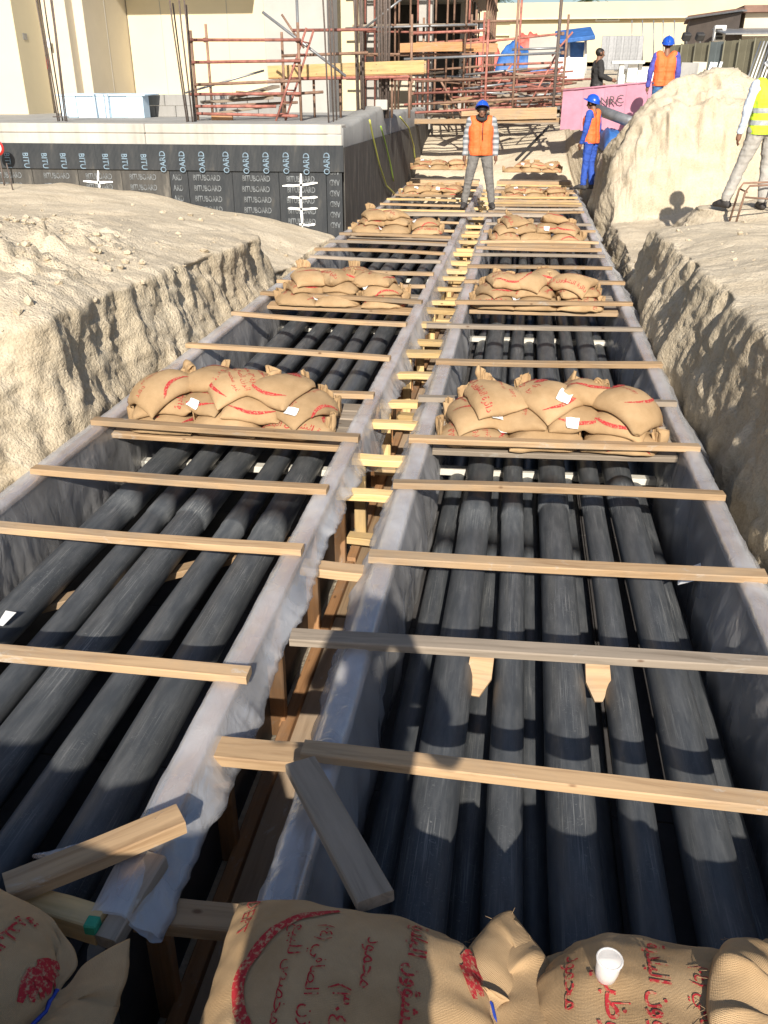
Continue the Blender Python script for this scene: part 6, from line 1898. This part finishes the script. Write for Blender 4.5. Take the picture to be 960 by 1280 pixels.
W1 = U(597, 263, 16.05)
person((W1.x, 16.05, .06), RAD(180 + 3), 'worker in orange vest, blue helmet and striped shirt standing over the channel', ('stripes', 'grey_cloth', 'shoe'),
       dict(head=(0, .045, 1.575), chin=(0, .105, 1.50), hil=(-.10, 0, .91), hir=(.10, 0, .91), knl=(-.17, .03, .50), knr=(.17, .03, .50), anl=(-.235, -.01, .10), anr=(.235, -.01, .10), tol=(-.27, .15, .035), tor=(.27, .15, .035), ell=(-.25, -.03, 1.13), elr=(.25, -.03, 1.13), wrl=(-.265, .03, .88), wrr=(.265, .03, .88)),
       'helmet_blue', 'vest_orange', 'workers in orange vests', scarf='black_cloth')
W2 = U(733, 236, 19.0)
person((W2.x, 19.0, .12), RAD(62), 'worker in blue overalls, orange vest and blue helmet beside the mound foot', ('blue_cloth', 'blue_cloth', 'shoe'),
       dict(pel=(0, 0, .96), chest=(0, .03, 1.27), head=(0, .05, 1.59), chin=(.0, .10, 1.525), ell=(-.25, .02, 1.13), wrl=(-.22, .10, .89), elr=(.24, -.03, 1.13), wrr=(.24, .04, .88), knl=(-.08, .03, .5), knr=(.09, .0, .5), anl=(-.09, .04, .10), anr=(.10, -.06, .10), tol=(-.10, .21, .035), tor=(.12, .11, .035)),
       'helmet_blue', 'vest_orange', 'workers in orange vests')
W3 = U(823, 150, 19.6)
person((W3.x, 19.6, 1.14), RAD(-4), 'worker in jeans, orange vest and blue helmet on the mound, back turned', ('purple_cloth', 'jeans', 'shoe'),
       dict(ell=(-.27, -.02, 1.13), wrl=(-.285, .03, .88), elr=(.25, -.02, 1.13), knl=(-.12, .03, .5), knr=(.12, .02, .5)),
       'helmet_blue', 'vest_orange', 'workers in orange vests')
W4 = U(744, 120, 22.7)
person((W4.x, 22.7, 1.10), RAD(-78), 'bareheaded man in black shirt gesturing behind the pink barrier', ('black_cloth', 'dark', 'shoe'),
       dict(ell=(-.25, -.02, 1.13), wrl=(-.25, .18, .98), elr=(.24, .02, 1.14), wrr=(.20, .27, 1.06)), None, None)
W5 = U(951, 262, 12.1)
person((W5.x - .12, 12.1, ground_z(W5.x - .12, 12.1) + .0), RAD(8), 'man in yellow vest and white helmet at the right edge, back turned', ('pale_blue_cloth', 'light_grey_cloth', 'shoe'),
       dict(shl=(-.20, 0, 1.405), ell=(-.27, -.03, 1.14), wrl=(-.30, .0, .90), hil=(-.10, 0, .91), knl=(-.20, .05, .50), anl=(-.32, .04, .10), tol=(-.40, .20, .035), knr=(.10, .0, .50), anr=(.09, -.10, .10), tor=(.10, .08, .035)),
       'helmet_white', 'vest_yellow', None, .011, True, ('JE', .15, .10, 1.30))
# the photographer, then two unseen figures added to shade the bank edges
GZ = .27
person((-.08, -.42, GZ), 0, 'photographer standing at the near end of the trench, shadow on the channel', ('pale_blue_cloth', 'grey_cloth', 'shoe'),
       dict(ell=(-.27, .16, 1.20), wrl=(-.10, .30, 1.48), elr=(.27, .16, 1.20), wrr=(.10, .30, 1.48)), 'helmet_white', None, 'people behind the viewpoint', .014)
person((1.80, 1.9, ground_z(1.80, 1.9)), RAD(-8), 'unseen figure added on the right bank to shade the sand cliff', ('blue_cloth', 'grey_cloth', 'shoe'), {}, 'helmet_white', None, 'people behind the viewpoint', .014)
person((-2.82, 0.7, ground_z(-2.82, 0.7)), RAD(12), 'unseen figure added at the left bank to darken the sand at the left edge', ('purple_cloth', 'grey_cloth', 'shoe'), {}, 'helmet_white', None, 'people behind the viewpoint', .014)
# rusty steel trestle by the man in the yellow vest
tz = thing('steel_trestle', (W5.x - .02, 11.5, ground_z(W5.x, 11.5)), 'rusty bent tube trestle standing before the man in the yellow vest', 'trestle')
c0 = U(944, 262, 11.5); g0 = ground_z(c0.x, 11.5)
for dy in (0, .34):
    tube('leg_frame', [(c0.x - .20, 11.5 + dy, g0 - .02), (c0.x - .15, 11.5 + dy, g0 + .36), (c0.x - .11, 11.5 + dy, g0 + .43), (c0.x + .25, 11.5 + dy, g0 + .45), (c0.x + .30, 11.5 + dy, g0 + .40), (c0.x + .36, 11.5 + dy, g0 - .02)], .013, 'steel_rust', tz, 7)
for xx, zz in ((-.13, .36), (.26, .42)): tube('cross_tube', [(c0.x + xx, 11.5, g0 + zz), (c0.x + xx, 11.84, g0 + zz)], .012, 'steel_rust', tz, 6)
tube('cross_tube', [(c0.x - .14, 11.5, g0 + .30), (c0.x + .31, 11.5, g0 + .28)], .012, 'steel_rust', tz, 6)
